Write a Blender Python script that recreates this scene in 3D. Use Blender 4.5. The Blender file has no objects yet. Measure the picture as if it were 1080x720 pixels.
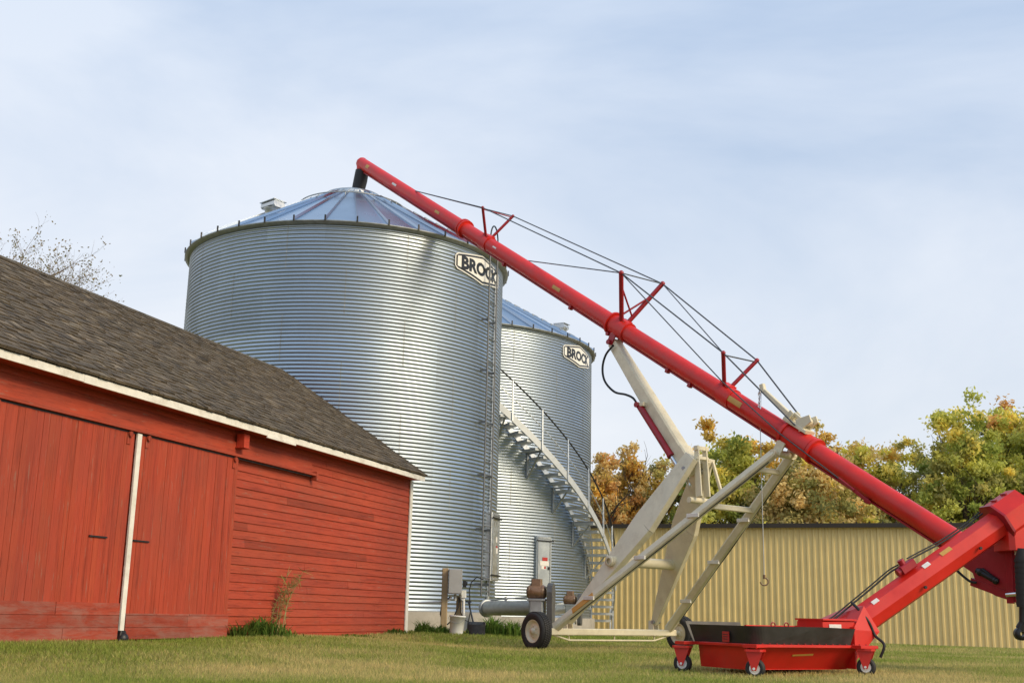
import bpy, math, random
import numpy as np
from mathutils import Vector, Matrix, noise
random.seed(7); rng = np.random.default_rng(7)
C = bpy.context.scene.collection
V = Vector; R = math.radians; PI = math.pi

# ------------------------------------------------------------------ camera
scene = bpy.context.scene
FPX, TH, RO = 1230.0, .2285, .0222
CAM = V((0, 0, .6))
fw = V((0, math.cos(TH), math.sin(TH))); u0 = V((0, -math.sin(TH), math.cos(TH))); r0 = V((1, 0, 0))
rt = r0*math.cos(RO)+u0*math.sin(RO); up_ = -r0*math.sin(RO)+u0*math.cos(RO)
cd = bpy.data.cameras.new('camera'); cam = bpy.data.objects.new('camera', cd); C.objects.link(cam)
m = Matrix((rt, up_, -fw)).transposed().to_4x4(); m.translation = CAM; cam.matrix_world = m
cd.sensor_width = 36; cd.lens = FPX/1080*36; cd.clip_start = .1; cd.clip_end = 3000
scene.camera = cam
def ray(x, y): return fw + rt*((x-540)/FPX) - up_*((y-360)/FPX)
def P(x, y, Y): d = ray(x, y); return CAM + d*(Y/d.y)            # survey: point on a sight line at a known distance
def PP(x, y, p0, n): d = ray(x, y); return CAM + d*((V(p0)-CAM).dot(n)/d.dot(n))   # ... on a known plane

# ------------------------------------------------------------------ materials
def nt(name):
    mt = bpy.data.materials.new(name); mt.use_nodes = True
    t = mt.node_tree; b = t.nodes['Principled BSDF']
    return mt, t, b
def N(t, kind, **kw):
    n = t.nodes.new(kind)
    for k, v in kw.items(): setattr(n, k, v)
    return n
def mth(t, op, a, b=None, c=None):
    n = N(t, 'ShaderNodeMath', operation=op)
    for i, v in enumerate((a, b, c)):
        if v is None: continue
        if isinstance(v, (int, float)): n.inputs[i].default_value = v
        else: t.links.new(v, n.inputs[i])
    return n.outputs[0]
def ramp(t, fac, stops):
    n = N(t, 'ShaderNodeValToRGB'); t.links.new(fac, n.inputs[0])
    e = n.color_ramp.elements
    while len(e) < len(stops): e.new(.5)
    for el, (p, c) in zip(e, stops):
        el.position = p; el.color = (*c, 1) if len(c) == 3 else c
    return n.outputs[0]
def mixc(t, fac, a, b, mode='MIX'):
    n = N(t, 'ShaderNodeMix', data_type='RGBA', blend_type=mode)
    for s, v in ((n.inputs[0], fac), (n.inputs[6], a), (n.inputs[7], b)):
        if isinstance(v, (int, float)): s.default_value = v
        elif isinstance(v, tuple): s.default_value = (*v, 1)
        else: t.links.new(v, s)
    return n.outputs[2]
def noise_tex(t, scale, detail=4, rough=.55, stretch=(1, 1, 1), dist=0):
    tc = N(t, 'ShaderNodeTexCoord'); mp = N(t, 'ShaderNodeMapping'); mp.inputs['Scale'].default_value = stretch
    t.links.new(tc.outputs['Object'], mp.inputs[0])
    n = N(t, 'ShaderNodeTexNoise'); n.inputs['Scale'].default_value = scale
    n.inputs['Detail'].default_value = detail; n.inputs['Roughness'].default_value = rough; n.inputs['Distortion'].default_value = dist
    t.links.new(mp.outputs[0], n.inputs['Vector']); return n.outputs[0]
def bump(t, b, h, strength=.3, dist=.01):
    n = N(t, 'ShaderNodeBump'); n.inputs['Strength'].default_value = strength; n.inputs['Distance'].default_value = dist
    t.links.new(h, n.inputs['Height']); t.links.new(n.outputs[0], b.inputs['Normal'])
def M(name, rgb, rough=.6, metal=0., var=.15, scale=5., rv=.1, bmp=0., col=False, stretch=(1, 1, 1), coat=0., dirt=None):
    mt, t, b = nt(name)
    f = noise_tex(t, scale, 5, .6, stretch)
    lo = tuple(c*(1-var) for c in rgb); hi = tuple(min(1, c*(1+var)) for c in rgb)
    c = ramp(t, f, [(.3, lo), (.7, hi)])
    if dirt:
        g = noise_tex(t, scale*.37+1.3, 6, .7); c = mixc(t, ramp(t, g, [(.5, (0, 0, 0)), (.78, (.7, .7, .7))]), c, dirt)
    if col:
        a = N(t, 'ShaderNodeVertexColor', layer_name='Col'); c = mixc(t, 1., c, a.outputs[0], 'MULTIPLY')
    t.links.new(c, b.inputs['Base Color']); b.inputs['Metallic'].default_value = metal
    rr = ramp(t, f, [(.25, (max(.02, rough-rv),)*3), (.75, (min(1, rough+rv),)*3)]); t.links.new(rr, b.inputs['Roughness'])
    if coat: b.inputs['Coat Weight'].default_value = coat; b.inputs['Coat Roughness'].default_value = .12
    if bmp: bump(t, b, noise_tex(t, scale*6, 6, .65, stretch), bmp, .01)
    return mt
def M_galv(name, base=(.70, .73, .76), rough=.3, rows=1.024, nsec=9):
    mt, t, b = nt(name)
    tc = N(t, 'ShaderNodeTexCoord'); sp = N(t, 'ShaderNodeSeparateXYZ'); t.links.new(tc.outputs['Object'], sp.inputs[0])
    x, y, z = sp.outputs
    row = mth(t, 'FLOOR', mth(t, 'DIVIDE', z, rows))
    ang = mth(t, 'MULTIPLY', mth(t, 'ARCTAN2', x, y), nsec/(2*PI))
    sec = mth(t, 'FLOOR', mth(t, 'ADD', ang, mth(t, 'MULTIPLY', row, .5)))
    cv = N(t, 'ShaderNodeCombineXYZ'); t.links.new(row, cv.inputs[0]); t.links.new(sec, cv.inputs[1])
    wn = N(t, 'ShaderNodeTexWhiteNoise', noise_dimensions='2D'); t.links.new(cv.outputs[0], wn.inputs['Vector'])
    n1 = noise_tex(t, 1.6, 6, .7, (1, 1, .35)); n2 = noise_tex(t, 30, 3, .6)
    v = mth(t, 'ADD', mth(t, 'MULTIPLY', wn.outputs[0], .42), mth(t, 'ADD', mth(t, 'MULTIPLY', n1, .42), mth(t, 'MULTIPLY', n2, .16)))
    c = ramp(t, v, [(.25, tuple(c*.80 for c in base)), (.75, tuple(min(1, c*1.12) for c in base))])
    t.links.new(c, b.inputs['Base Color']); b.inputs['Metallic'].default_value = 1
    t.links.new(ramp(t, v, [(.2, (rough+.1,)*3), (.8, (rough-.06,)*3)]), b.inputs['Roughness'])
    bump(t, b, n2, .06, .01)
    return mt
def M_leaf(name):
    mt, t, b = nt(name)
    a = N(t, 'ShaderNodeVertexColor', layer_name='Col')
    d = N(t, 'ShaderNodeBsdfDiffuse'); tr = N(t, 'ShaderNodeBsdfTranslucent'); mx = N(t, 'ShaderNodeMixShader'); mx.inputs[0].default_value = .5
    t.links.new(a.outputs[0], d.inputs[0]); t.links.new(a.outputs[0], tr.inputs[0])
    t.links.new(d.outputs[0], mx.inputs[1]); t.links.new(tr.outputs[0], mx.inputs[2])
    t.links.new(mx.outputs[0], t.nodes['Material Output'].inputs[0]); return mt

MT = {}
MT['galv_wall'] = M_galv('galvanised_corrugated', (.42, .48, .55), .40)
MT['galv_roof'] = M_galv('galvanised_roof', (.52, .58, .66), .22, 50, 36)
MT['galv'] = M('galvanised_steel', (.62, .64, .65), .42, .9, .15, 9, .12)
MT['galv_light'] = M('pale_galvanised', (.52, .54, .545), .5, .35, .1, 9)
MT['ladder_steel'] = M('dark_ladder_steel', (.17, .175, .18), .5, .5, .2, 7)
MT['galv_dull'] = M('dull_galvanised', (.40, .42, .43), .5, .7, .2, 7, .12)
MT['red_paint'] = M('red_machine_paint', (.62, .020, .012), .42, 0, .13, 2.6, .12, dirt=(.45, .045, .03))
MT['red_dark'] = M('dark_red_paint', (.33, .012, .022), .36, 0, .15, 4, .08, dirt=(.2, .02, .02))
MT['cream'] = M('cream_machine_paint', (.74, .67, .49), .42, 0, .08, 4, .10, dirt=(.47, .39, .25))
MT['black_rubber'] = M('black_rubber', (.014, .014, .015), .62, 0, .3, 12, .1, .15)
MT['tyre'] = M('tyre_rubber', (.022, .021, .021), .7, 0, .35, 14, .1, .2)
MT['flap'] = M('rubber_flap', (.030, .028, .027), .5, 0, .4, 5, .12)
MT['black'] = M('black_steel', (.012, .012, .013), .45, 0, .2)
MT['cable'] = M('steel_cable', (.10, .105, .11), .5, .6, .2, 20)
MT['chrome'] = M('polished_rod', (.75, .76, .78), .15, 1, .05)
MT['white'] = M('white_paint', (.78, .75, .68), .55, 0, .08, 6, dirt=(.45, .38, .30))
MT['white_plain'] = M('white_plastic', (.80, .80, .78), .45, 0, .05, 6)
MT['badge_white'] = M('badge_white', (.84, .82, .76), .4, 0, .04, 4)
MT['badge_black'] = M('badge_black', (.012, .012, .012), .4, 0, .1, 4)
MT['decal_yellow'] = M('yellow_decal', (.56, .31, .07), .45, 0, .1, 15)
MT['decal_white'] = M('white_decal', (.75, .72, .68), .45, 0, .1, 25)
MT['decal_red'] = M('red_decal', (.45, .03, .025), .5, 0, .1, 15)
MT['motor'] = M('brown_motor_paint', (.20, .115, .065), .28, 0, .18, 9)
MT['orange'] = M('orange_reflector', (.62, .30, .06), .4, 0, .1)
MT['concrete'] = M('concrete', (.36, .33, .28), .9, 0, .16, 2.2, .05, .5, dirt=(.22, .20, .16))
MT['grey_box'] = M('grey_enamel', (.46, .47, .46), .5, .1, .05, 6)
MT['post_wood'] = M('weathered_wood', (.42, .31, .18), .85, 0, .2, 5, .05, .4, stretch=(3, 3, .4))
MT['bark'] = M('bark', (.085, .062, .045), .95, 0, .35, 6, .03, .6)
MT['twig'] = M('twig_bark', (.21, .165, .135), .95, 0, .25, 6)
MT['tan_steel'] = M('tan_wall_steel', (.78, .60, .27), .5, 0, .06, .7, .08, col=True, dirt=(.69, .51, .22))
MT['brown_trim'] = M('dark_brown_trim', (.030, .022, .016), .6, 0, .2, 3)
MT['roof_steel'] = M('brown_roof_steel', (.10, .075, .05), .55, .2, .1, 2)
MT['grey_plate'] = M('door_steel', (.50, .53, .54), .42, .75, .1, 3)
MT['shovel'] = M('worn_black_blade', (.022, .022, .024), .35, .3, .5, 12)
MT['leaf'] = M_leaf('leaf'); MT['blade'] = M_leaf('grass_blade')

def M_barn(name, vertical, wear):
    mt, t, b = nt(name)
    st = (7, 7, .35) if vertical else (.5, 7, 7)
    n1 = noise_tex(t, 2.6, 8, .7, st); n2 = noise_tex(t, .8, 5, .6); n3 = noise_tex(t, 9, 8, .75, st)
    c = ramp(t, n1, [(.30, (.21, .029, .014)), (.46, (.38, .055, .024)), (.60, (.42, .064, .029)), (.78, (.33, .056, .029))])
    c = mixc(t, ramp(t, n2, [(.40, (0, 0, 0)), (.68, (.55, .55, .55))]), c, (.29, .060, .036))
    c = mixc(t, ramp(t, n3, [(.54, (0, 0, 0)), (.66, (.65, .65, .65))]), c, (.13, .026, .015))
    n5 = noise_tex(t, 30, 6, .7, (1, 1, .10) if vertical else (.12, 1, 1))
    c = mixc(t, ramp(t, n5, [(.60, (0, 0, 0)), (.67, (.6, .6, .6))]), c, (.29, .15, .105))
    if wear:
        n4 = noise_tex(t, 3.4, 9, .72, (.5, .5, 1.8), .4)
        c = mixc(t, ramp(t, n4, [(.55-.13*wear, (0, 0, 0)), (.62, (.72, .72, .72))]), c, (.34, .19, .15))
        c = mixc(t, .3, c, (.20, .035, .026))
    a = N(t, 'ShaderNodeVertexColor', layer_name='Col'); c = mixc(t, 1., c, a.outputs[0], 'MULTIPLY')
    t.links.new(c, b.inputs['Base Color']); b.inputs['Roughness'].default_value = .72; b.inputs['Specular IOR Level'].default_value = .3
    bump(t, b, n3, .5, .006); return mt
MT['barn_boards'] = M_barn('red_lap_boards', False, 0)
MT['barn_door'] = M_barn('red_door_boards', True, 0)
MT['barn_kick'] = M_barn('worn_red_boards', False, 1.)
def M_shingle():
    mt, t, b = nt('wood_shingle')
    a = N(t, 'ShaderNodeVertexColor', layer_name='Col')
    n1 = noise_tex(t, 4, 8, .75, (7, 1, 1)); n2 = noise_tex(t, .6, 4, .6)
    c = mixc(t, 1., a.outputs[0], ramp(t, n1, [(.3, (.55, .54, .52)), (.7, (1.25, 1.22, 1.16))]), 'MULTIPLY')
    c = mixc(t, ramp(t, n2, [(.45, (0, 0, 0)), (.75, (.5, .5, .5))]), c, (.085, .068, .042))
    t.links.new(c, b.inputs['Base Color']); b.inputs['Roughness'].default_value = .92
    bump(t, b, n1, .6, .01); return mt
MT['shingle'] = M_shingle()
def M_ground():
    mt, t, b = nt('lawn_soil')
    n1 = noise_tex(t, .35, 6, .65); n2 = noise_tex(t, 14, 6, .7)
    c = ramp(t, n1, [(.35, (.16, .17, .045)), (.5, (.23, .21, .07)), (.68, (.34, .27, .11))])
    c = mixc(t, .75, c, ramp(t, n2, [(.3, (.45, .45, .42)), (.7, (1.25, 1.25, 1.2))]), 'MULTIPLY')
    t.links.new(c, b.inputs['Base Color']); b.inputs['Roughness'].default_value = 1; b.inputs['Specular IOR Level'].default_value = 0.1
    bump(t, b, n2, .8, .03); return mt
MT['soil'] = M_ground()

# ------------------------------------------------------------------ mesh builder
def wm(o):
    m = o.matrix_basis.copy(); p = o.parent
    while p: m = p.matrix_basis @ m; p = p.parent
    return m
class MB:
    def __init__(s, xf=None): s.v = []; s.f = []; s.m = []; s.c = []; s.sm = []; s.xf = xf; s.mi = 0; s.col = (1, 1, 1); s.smooth = False
    def add(s, vs, fs):
        o = len(s.v)
        s.v += [s.xf(V(p)) if s.xf else V(p) for p in vs]
        for f in fs: s.f.append([i+o for i in f]); s.m.append(s.mi); s.c.append(s.col); s.sm.append(s.smooth)
        return s
    def quad(s, a, b, c, d): return s.add([a, b, c, d], [(0, 1, 2, 3)])
    def box(s, lo, hi):
        x0, y0, z0 = lo; x1, y1, z1 = hi
        return s.add([(x0, y0, z0), (x1, y0, z0), (x1, y1, z0), (x0, y1, z0), (x0, y0, z1), (x1, y0, z1), (x1, y1, z1), (x0, y1, z1)],
                     [(3, 2, 1, 0), (4, 5, 6, 7), (0, 1, 5, 4), (1, 2, 6, 5), (2, 3, 7, 6), (3, 0, 4, 7)])
    def beam(s, p0, p1, wd, w0, d0, w1=None, d1=None, bev=.12):
        """tapered box beam p0->p1, width along wd, depth across, chamfered edges"""
        p0, p1 = V(p0), V(p1); a = (p1-p0).normalized(); wd = V(wd); wd = (wd-a*wd.dot(a)).normalized(); dd = a.cross(wd)
        w1 = w0 if w1 is None else w1; d1 = d0 if d1 is None else d1
        vs = []
        for p, w, d in ((p0, w0, d0), (p1, w1, d1)):
            c = bev*min(w, d)
            for x, y in ((-w/2+c, -d/2), (w/2-c, -d/2), (w/2, -d/2+c), (w/2, d/2-c), (w/2-c, d/2), (-w/2+c, d/2), (-w/2, d/2-c), (-w/2, -d/2+c)):
                vs.append(p+wd*x+dd*y)
        return s.add(vs, [tuple(range(7, -1, -1)), tuple(range(8, 16))]+[(i, (i+1) % 8, 8+(i+1) % 8, 8+i) for i in range(8)])
    def tube(s, pts, r, seg=10, caps=True, smooth=True):
        pts = [V(p) for p in pts]; n = len(pts); rs = r if isinstance(r, (list, tuple)) else [r]*n
        t0 = (pts[1]-pts[0]).normalized(); ref = V((0, 0, 1)) if abs(t0.z) < .9 else V((1, 0, 0)); u = t0.cross(ref).normalized()
        vs = []
        for i, p in enumerate(pts):
            t = (pts[min(i+1, n-1)]-pts[max(i-1, 0)]).normalized(); u = (u-t*u.dot(t)).normalized(); w = t.cross(u)
            for k in range(seg): a = 2*PI*k/seg; vs.append(p+(u*math.cos(a)+w*math.sin(a))*rs[i])
        fs = [(i*seg+k, i*seg+(k+1) % seg, (i+1)*seg+(k+1) % seg, (i+1)*seg+k) for i in range(n-1) for k in range(seg)]
        sm = s.smooth; s.smooth = smooth; s.add(vs, fs); s.smooth = False
        if caps: s.add(vs[:seg], [tuple(range(seg-1, -1, -1))]); s.add(vs[-seg:], [tuple(range(seg))])
        s.smooth = sm; return s
    def lathe(s, c, ax, prof, seg=32, smooth=True, a0=0, a1=2*PI):
        """prof: (radius, height along ax)"""
        c, ax = V(c), V(ax).normalized(); ref = V((0, 0, 1)) if abs(ax.z) < .9 else V((0, -1, 0)); u = (ref-ax*ref.dot(ax)).normalized(); w = ax.cross(u)
        full = abs(a1-a0-2*PI) < 1e-6; ns = seg if full else seg+1
        vs = [c+ax*h+(u*math.cos(a0+(a1-a0)*k/seg)+w*math.sin(a0+(a1-a0)*k/seg))*r for r, h in prof for k in range(ns)]
        fs = []
        for i in range(len(prof)-1):
            for k in range(seg):
                k2 = (k+1) % ns; fs.append((i*ns+k, i*ns+k2, (i+1)*ns+k2, (i+1)*ns+k))
        sm = s.smooth; s.smooth = smooth; s.add(vs, fs); s.smooth = sm; return s
    def prism(s, poly, ext):
        poly = [V(p) for p in poly]; ext = V(ext); n = len(poly)
        return s.add(poly+[p+ext for p in poly], [tuple(range(n-1, -1, -1)), tuple(range(n, 2*n))]+[(i, (i+1) % n, n+(i+1) % n, n+i) for i in range(n)])
    def ball(s, c, r, seg=10):
        return s.lathe(V(c), (0, 0, 1), [(max(1e-4, r*math.sin(PI*i/6)), -r*math.cos(PI*i/6)) for i in range(7)], seg)
    def build(s, name, mats, parent=None, fix=True):
        me = bpy.data.meshes.new(name); o = bpy.data.objects.new(name, me); C.objects.link(o)
        vs = s.v
        if parent is not None:
            o.parent = parent; inv = wm(parent).inverted(); vs = [inv @ p for p in vs]
        me.from_pydata([tuple(p) for p in vs], [], s.f)
        for mt in (mats if isinstance(mats, (list, tuple)) else [mats]): me.materials.append(MT[mt] if isinstance(mt, str) else mt)
        me.polygons.foreach_set('material_index', s.m); me.polygons.foreach_set('use_smooth', s.sm)
        ca = me.color_attributes.new('Col', 'FLOAT_COLOR', 'CORNER')
        buf = np.ones((len(me.loops), 4), np.float32); i = 0
        lt = np.repeat(np.array(s.c, np.float32), [len(f) for f in s.f], axis=0); buf[:, :3] = lt
        ca.data.foreach_set('color', buf.ravel())
        if fix:
            import bmesh
            bm = bmesh.new(); bm.from_mesh(me); bmesh.ops.recalc_face_normals(bm, faces=bm.faces); bm.to_mesh(me); bm.free()
        me.update(); return o
def thing(name, label, cat, loc=(0, 0, 0), rz=0, group=None):
    o = bpy.data.objects.new(name, None); C.objects.link(o); o.location = loc; o.rotation_euler = (0, 0, rz); o.empty_display_size = .3
    o['label'] = label; o['category'] = cat
    if group: o['group'] = group
    return o
def tag(o, label, cat, group=None):
    o['label'] = label; o['category'] = cat
    if group: o['group'] = group
    return o
def raw_mesh(name, vs, fs_n, cols, mat, parent=None):
    """big meshes from arrays: vs (n*k,3) with k verts per face"""
    k = fs_n; nf = len(vs)//k; me = bpy.data.meshes.new(name); o = bpy.data.objects.new(name, me); C.objects.link(o)
    if parent is not None:
        o.parent = parent; inv = np.array(wm(parent).inverted()); vs = vs @ inv[:3, :3].T + inv[:3, 3]
    me.vertices.add(len(vs)); me.vertices.foreach_set('co', vs.astype(np.float32).ravel())
    me.loops.add(len(vs)); me.loops.foreach_set('vertex_index', np.arange(len(vs), dtype=np.int32))
    me.polygons.add(nf); me.polygons.foreach_set('loop_start', np.arange(0, len(vs), k, dtype=np.int32)); me.polygons.foreach_set('loop_total', np.full(nf, k, np.int32))
    me.update(calc_edges=True); me.materials.append(MT[mat])
    ca = me.color_attributes.new('Col', 'FLOAT_COLOR', 'CORNER'); b = np.ones((len(vs), 4), np.float32); b[:, :3] = np.repeat(cols, k, axis=0)
    ca.data.foreach_set('color', b.ravel()); me.validate(); return o

# ------------------------------------------------------------------ ground
KEY = [(-5.3, 12, .19), (-3.6, 17, .19), (-1.9, 22.5, .19), (-9, 20, .19), (-12, 30, .15), (-.8, 23.6, .17), (1.5, 27, .15), (-4, 28, .2), (-2, 38, .12), (3, 34, .0), (4, 40, -.12), (14, 37, -.12),
       (20, 34, -.12), (0, 10, 0), (4, 10, 0), (-3, 9, .02), (2.7, 13, -.02), (4.2, 13.8, .01), (.5, 19, .02), (3.4, 21.5, .01), (7, 18, 0), (9, 24, -.04), (0, 0, 0), (10, 10, 0), (-6, 4, .1), (-40, 40, .1), (40, 60, -.1), (0, 60, -.1), (30, 20, -.05)]
KA = np.array(KEY)
def gz(x, y):
    x = np.asarray(x, float); y = np.asarray(y, float)
    d2 = (x[..., None]-KA[:, 0])**2+(y[..., None]-KA[:, 1])**2
    w = 1/(d2+1.5)**1.6
    return (w*KA[:, 2]).sum(-1)/w.sum(-1)
def gzs(x, y): return float(gz(np.array([x]), np.array([y]))[0])
def axis(lo, hi, fine0, fine1, step):
    a = list(np.arange(fine0, fine1+1e-6, step)); d = step; x = fine1
    while x < hi: d *= 1.35; x += d; a.append(x)
    d = step; x = fine0
    while x > lo: d *= 1.35; x -= d; a.insert(0, x)
    return np.array(a)
xs = axis(-1500, 1500, -14, 22, .5); ys = axis(-300, 2500, -4, 46, .5)
X, Y = np.meshgrid(xs, ys); Z = gz(X, Y)
g = MB(); nx = len(xs)
g.smooth = True
g.add(list(zip(X.ravel(), Y.ravel(), Z.ravel())), [(j*nx+i, j*nx+i+1, (j+1)*nx+i+1, (j+1)*nx+i) for j in range(len(ys)-1) for i in range(nx-1)])
go = g.build('ground', 'soil', fix=False); go['kind'] = 'structure'

# grass blades
def patch(x, y):
    return noise.noise((x*.35, y*.35, 1.3))*.6+noise.noise((x*1.1, y*1.1, 7.7))*.35+noise.noise((x*4, y*4, 3.1))*.2
def grass():
    n = 400000
    yy = 8.2+(rng.random(n)**1.75)*24.0
    xx = (rng.random(n)*2-1)*(.47*yy+.3)
    k = (((xx+1.886)*.9487-(yy-22.5)*.3161) > .0)       # not inside the barn
    k |= (yy > 22.6) & (xx > -2)
    k &= ((xx+4.105)**2+(yy-28)**2 > 3.95**2) & ((xx+2.15)**2+(yy-38)**2 > 4.95**2)
    xx, yy = xx[k], yy[k]; n = len(xx)
    zz = gz(xx, yy)
    pt = np.array([patch(a, b) for a, b in zip(xx, yy)])
    a = rng.random(n)*2*PI; h = .022+rng.random(n)*.034+np.clip(pt, -.3, .4)*.012; h *= (1+.02*(yy-10))
    w = (.0035+rng.random(n)*.004)*(1+.07*(yy-9)); le = rng.normal(0, .022, (n, 2))
    dx, dy = np.cos(a)*w, np.sin(a)*w
    vs = np.empty((n, 3, 3)); vs[:, 0] = np.stack([xx-dx, yy-dy, zz-.004], 1); vs[:, 1] = np.stack([xx+dx, yy+dy, zz-.004], 1); vs[:, 2] = np.stack([xx+le[:, 0], yy+le[:, 1], zz+h], 1)
    straw = np.clip(.38+pt*1.4+rng.normal(0, .22, n)+.18*np.exp(-((yy-14)/3.5)**2), 0, 1)[:, None]
    gr = np.array([.29, .36, .075])*(0.65+.7*rng.random((n, 1))); st = np.array([.68, .56, .25])*(.7+.55*rng.random((n, 1)))
    o = raw_mesh('lawn_grass', vs.reshape(-1, 3), 3, gr*(1-straw)+st*straw, 'blade'); o['kind'] = 'stuff'
    o['label'] = 'short mown green and straw coloured grass over the yard'
grass()

# ------------------------------------------------------------------ barn  (local: s along the wall towards the viewer, o outward, z world)
BC = V((-1.886, 22.5, 0)); BD = V((-.3161, -.9487, 0)); BN = V((.9487, -.3161, 0))
def bx(p): return BC+BD*p.x+BN*p.y+V((0, 0, p.z))
barn = thing('barn', 'red wooden barn with brown shingle roof and two sliding doors', 'barn', (BC.x, BC.y, .15), math.atan2(BD.y, BD.x))
BL, BW = 15.5, 5.94; ZG, ZE = .12, 3.12; RISE = 2.207/3.274; RZ = ZE+RISE*(BW/2)-.02
def lap(mb, s0, s1, o, z0, z1, exp=.118, sgn=1, gable=None):
    z = z0
    while z < z1-.01:
        zt = min(z+exp*random.uniform(.97, 1.03), z1); s = s0
        while s < s1-.01:
            e = min(s+random.uniform(1.2, 5.2), s1)
            if s1-e < .6: e = s1
            t = random.gauss(1, .025); t = t*.74 if random.random() < .035 else t; mb.col = (t, t*random.uniform(.95, 1.05), t)
            b = .017+random.uniform(-.002, .003); g_ = .0006
            mb.quad((s+g_, o+sgn*b, z), (e-g_, o+sgn*b, z), (e-g_, o+sgn*.002, zt), (s+g_, o+sgn*.002, zt))
            mb.quad((s+g_, o-sgn*.01, z), (e-g_, o-sgn*.01, z), (e-g_, o+sgn*b, z), (s+g_, o+sgn*b, z))
            s = e
        z = zt
w = MB(bx)
lap(w, 0, BL, 0, ZG, ZE-.01)
lap(w, 0, BL, -BW, ZG, ZE-.01, sgn=-1)
w.col = (.9, .9, .9)
for s_ in (.02, BL-.02): w.prism([(s_, -.015, ZG), (s_, -BW+.015, ZG), (s_, -BW+.015, ZE), (s_, -BW/2, RZ-.06), (s_, -.015, ZE)], (.05 if s_ < 1 else -.05, 0, 0))
w.build('wall', 'barn_boards', barn, fix=False)
# roof
rf = MB(bx); OV = .29; slope = math.hypot(1, RISE); ln = (BW/2+OV)*slope; S0, S1 = -.03, BL+.3
zer = 3.13
for side in (1, -1):
    def rp(s, d, h):    # d down-slope distance from the eave up, h above the slope
        run = d/slope; oo = (OV-run) if side == 1 else (-BW-OV+run)
        nx_ = RISE/slope; return (s, oo+side*h*nx_, zer+run*RISE+h/slope)
    rf.mi = 1
    rf.add([rp(S0, 0, -.035), rp(S1, 0, -.035), rp(S1, ln-.02, -.035), rp(S0, ln-.02, -.035), rp(S0, 0, -.002), rp(S1, 0, -.002), rp(S1, ln-.02, -.002), rp(S0, ln-.02, -.002)],
           [(0, 1, 2, 3), (4, 5, 6, 7), (0, 1, 5, 4), (1, 2, 6, 5), (2, 3, 7, 6), (3, 0, 4, 7)])
    rf.mi = 0
    d = -.02; ci = 0
    while d < ln-.04:
        s = S0-random.random()*.05
        while s < S1:
            wdt = random.uniform(.07, .19); e = min(s+wdt, S1+.02)
            t = random.gauss(1, .2); t = max(.5, t); k = random.random()
            base = (.122, .096, .069) if k < .7 else ((.082, .064, .047) if k < .88 else (.165, .135, .10))
            rf.col = tuple(c*t for c in base)
            j = random.uniform(-.012, .012); h0 = .030+random.uniform(-.006, .012); dd = min(d+.29, ln)
            a, b_ = rp(s+.002, d+j, h0), rp(e-.002, d+j, h0+random.uniform(-.003, .003)); c_, d_ = rp(e-.002, dd, .006), rp(s+.002, dd, .006)
            a2, b2 = rp(s+.002, d+j, 0.0), rp(e-.002, d+j, 0.0)
            rf.add([a, b_, c_, d_, a2, b2], [(0, 1, 2, 3), (4, 5, 1, 0), (4, 0, 3), (5, 2, 1)])
            s = e
        d += .122; ci += 1
rf.col = (.12, .10, .08)
for k in range(24):
    s = S0+(S1-S0)*k/24; e = S0+(S1-S0)*(k+1)/24-.006; t = random.uniform(.09, .14); rf.col = (t, t*.85, t*.65)
    zt = zer+(BW/2+OV)*RISE
    rf.add([(s, -BW/2, zt+.035), (e, -BW/2, zt+.035), (e, -BW/2+.10, zt-.035), (s, -BW/2+.10, zt-.035), (e, -BW/2-.10, zt-.035), (s, -BW/2-.10, zt-.035)], [(0, 1, 2, 3), (0, 1, 4, 5)])
rf.build('roof', ['shingle', 'brown_trim'], barn, fix=False)
f = MB(bx)
k = 0; s = S0+.02
while s < BL:
    e = min(s+random.uniform(2.4, 3.6), BL); f.box((s, OV-.030, 3.018+random.uniform(-.006, .006)), (e-.004, OV-.004, 3.105)); s = e
f.box((5.15, OV-.002, 2.985), (6.0, OV+.016, 3.022))
f.build('fascia', 'white', barn)
f = MB(bx); f.box((S0+.06, .018, 3.035), (BL, OV-.034, 3.055)); f.build('soffit', 'barn_boards', barn)
t = MB(bx); t.box((-.012, .019, .17), (.085, .040, 3.03)); t.box((-.034, -.10, .17), (-.0125, .040, 3.03)); t.build('corner_trim', 'white', barn)
# sliding doors
def door(s0, s1, z0, z1, zk, hs):
    d = MB(bx); s = s0
    while s < s1-.01:
        e = min(s+random.uniform(.085, .105), s1); tt = random.gauss(1, .035); d.col = (tt, tt*random.uniform(.94, 1.04), tt)
        d.box((s+.0015, .055, z0), (e-.0015, .079+random.uniform(-.003, .003), z1)); s = e
    d.col = (.4, .35, .35); d.box((s0+.003, .045, z0), (s1-.003, .0545, z1-.002))
    o = d.build('sliding_door', 'barn_door', barn)
    kz = z0-.045; k_ = MB(bx)
    while kz < zk-.02:
        s = s0; top = min(kz+.14, zk)
        while s < s1-.01:
            e = min(s+random.uniform(.7, 1.6), s1); tt = random.uniform(.85, 1.15); k_.col = (tt, tt, tt); k_.box((s+.002, .0815, kz+.002), (e-.002, .097+random.uniform(-.003, .003), top-.002)); s = e
        kz = top
    k_.build('kick_board', 'barn_kick', o)
    h = MB(bx); h.box((hs-.30, .084, 1.348), (hs+.02, .098, 1.366)); h.build('handle', 'black', o)
    for sx in (s0+.12, s1-.12):
        hg = MB(bx); hg.box((sx-.035, .081, z1-.14), (sx+.035, .092, z1-.002)); hg.col = (.85,)*3; hg.tube([bi for bi in ((sx, .094, z1-.02), (sx, .12, z1-.02))], .035, 12); hg.build('hanger', 'barn_door', o)
door(6.36, 8.63, .24, 2.63, .50, 8.60); door(8.76, 11.25, .24, 2.63, .62, 9.42)
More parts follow.
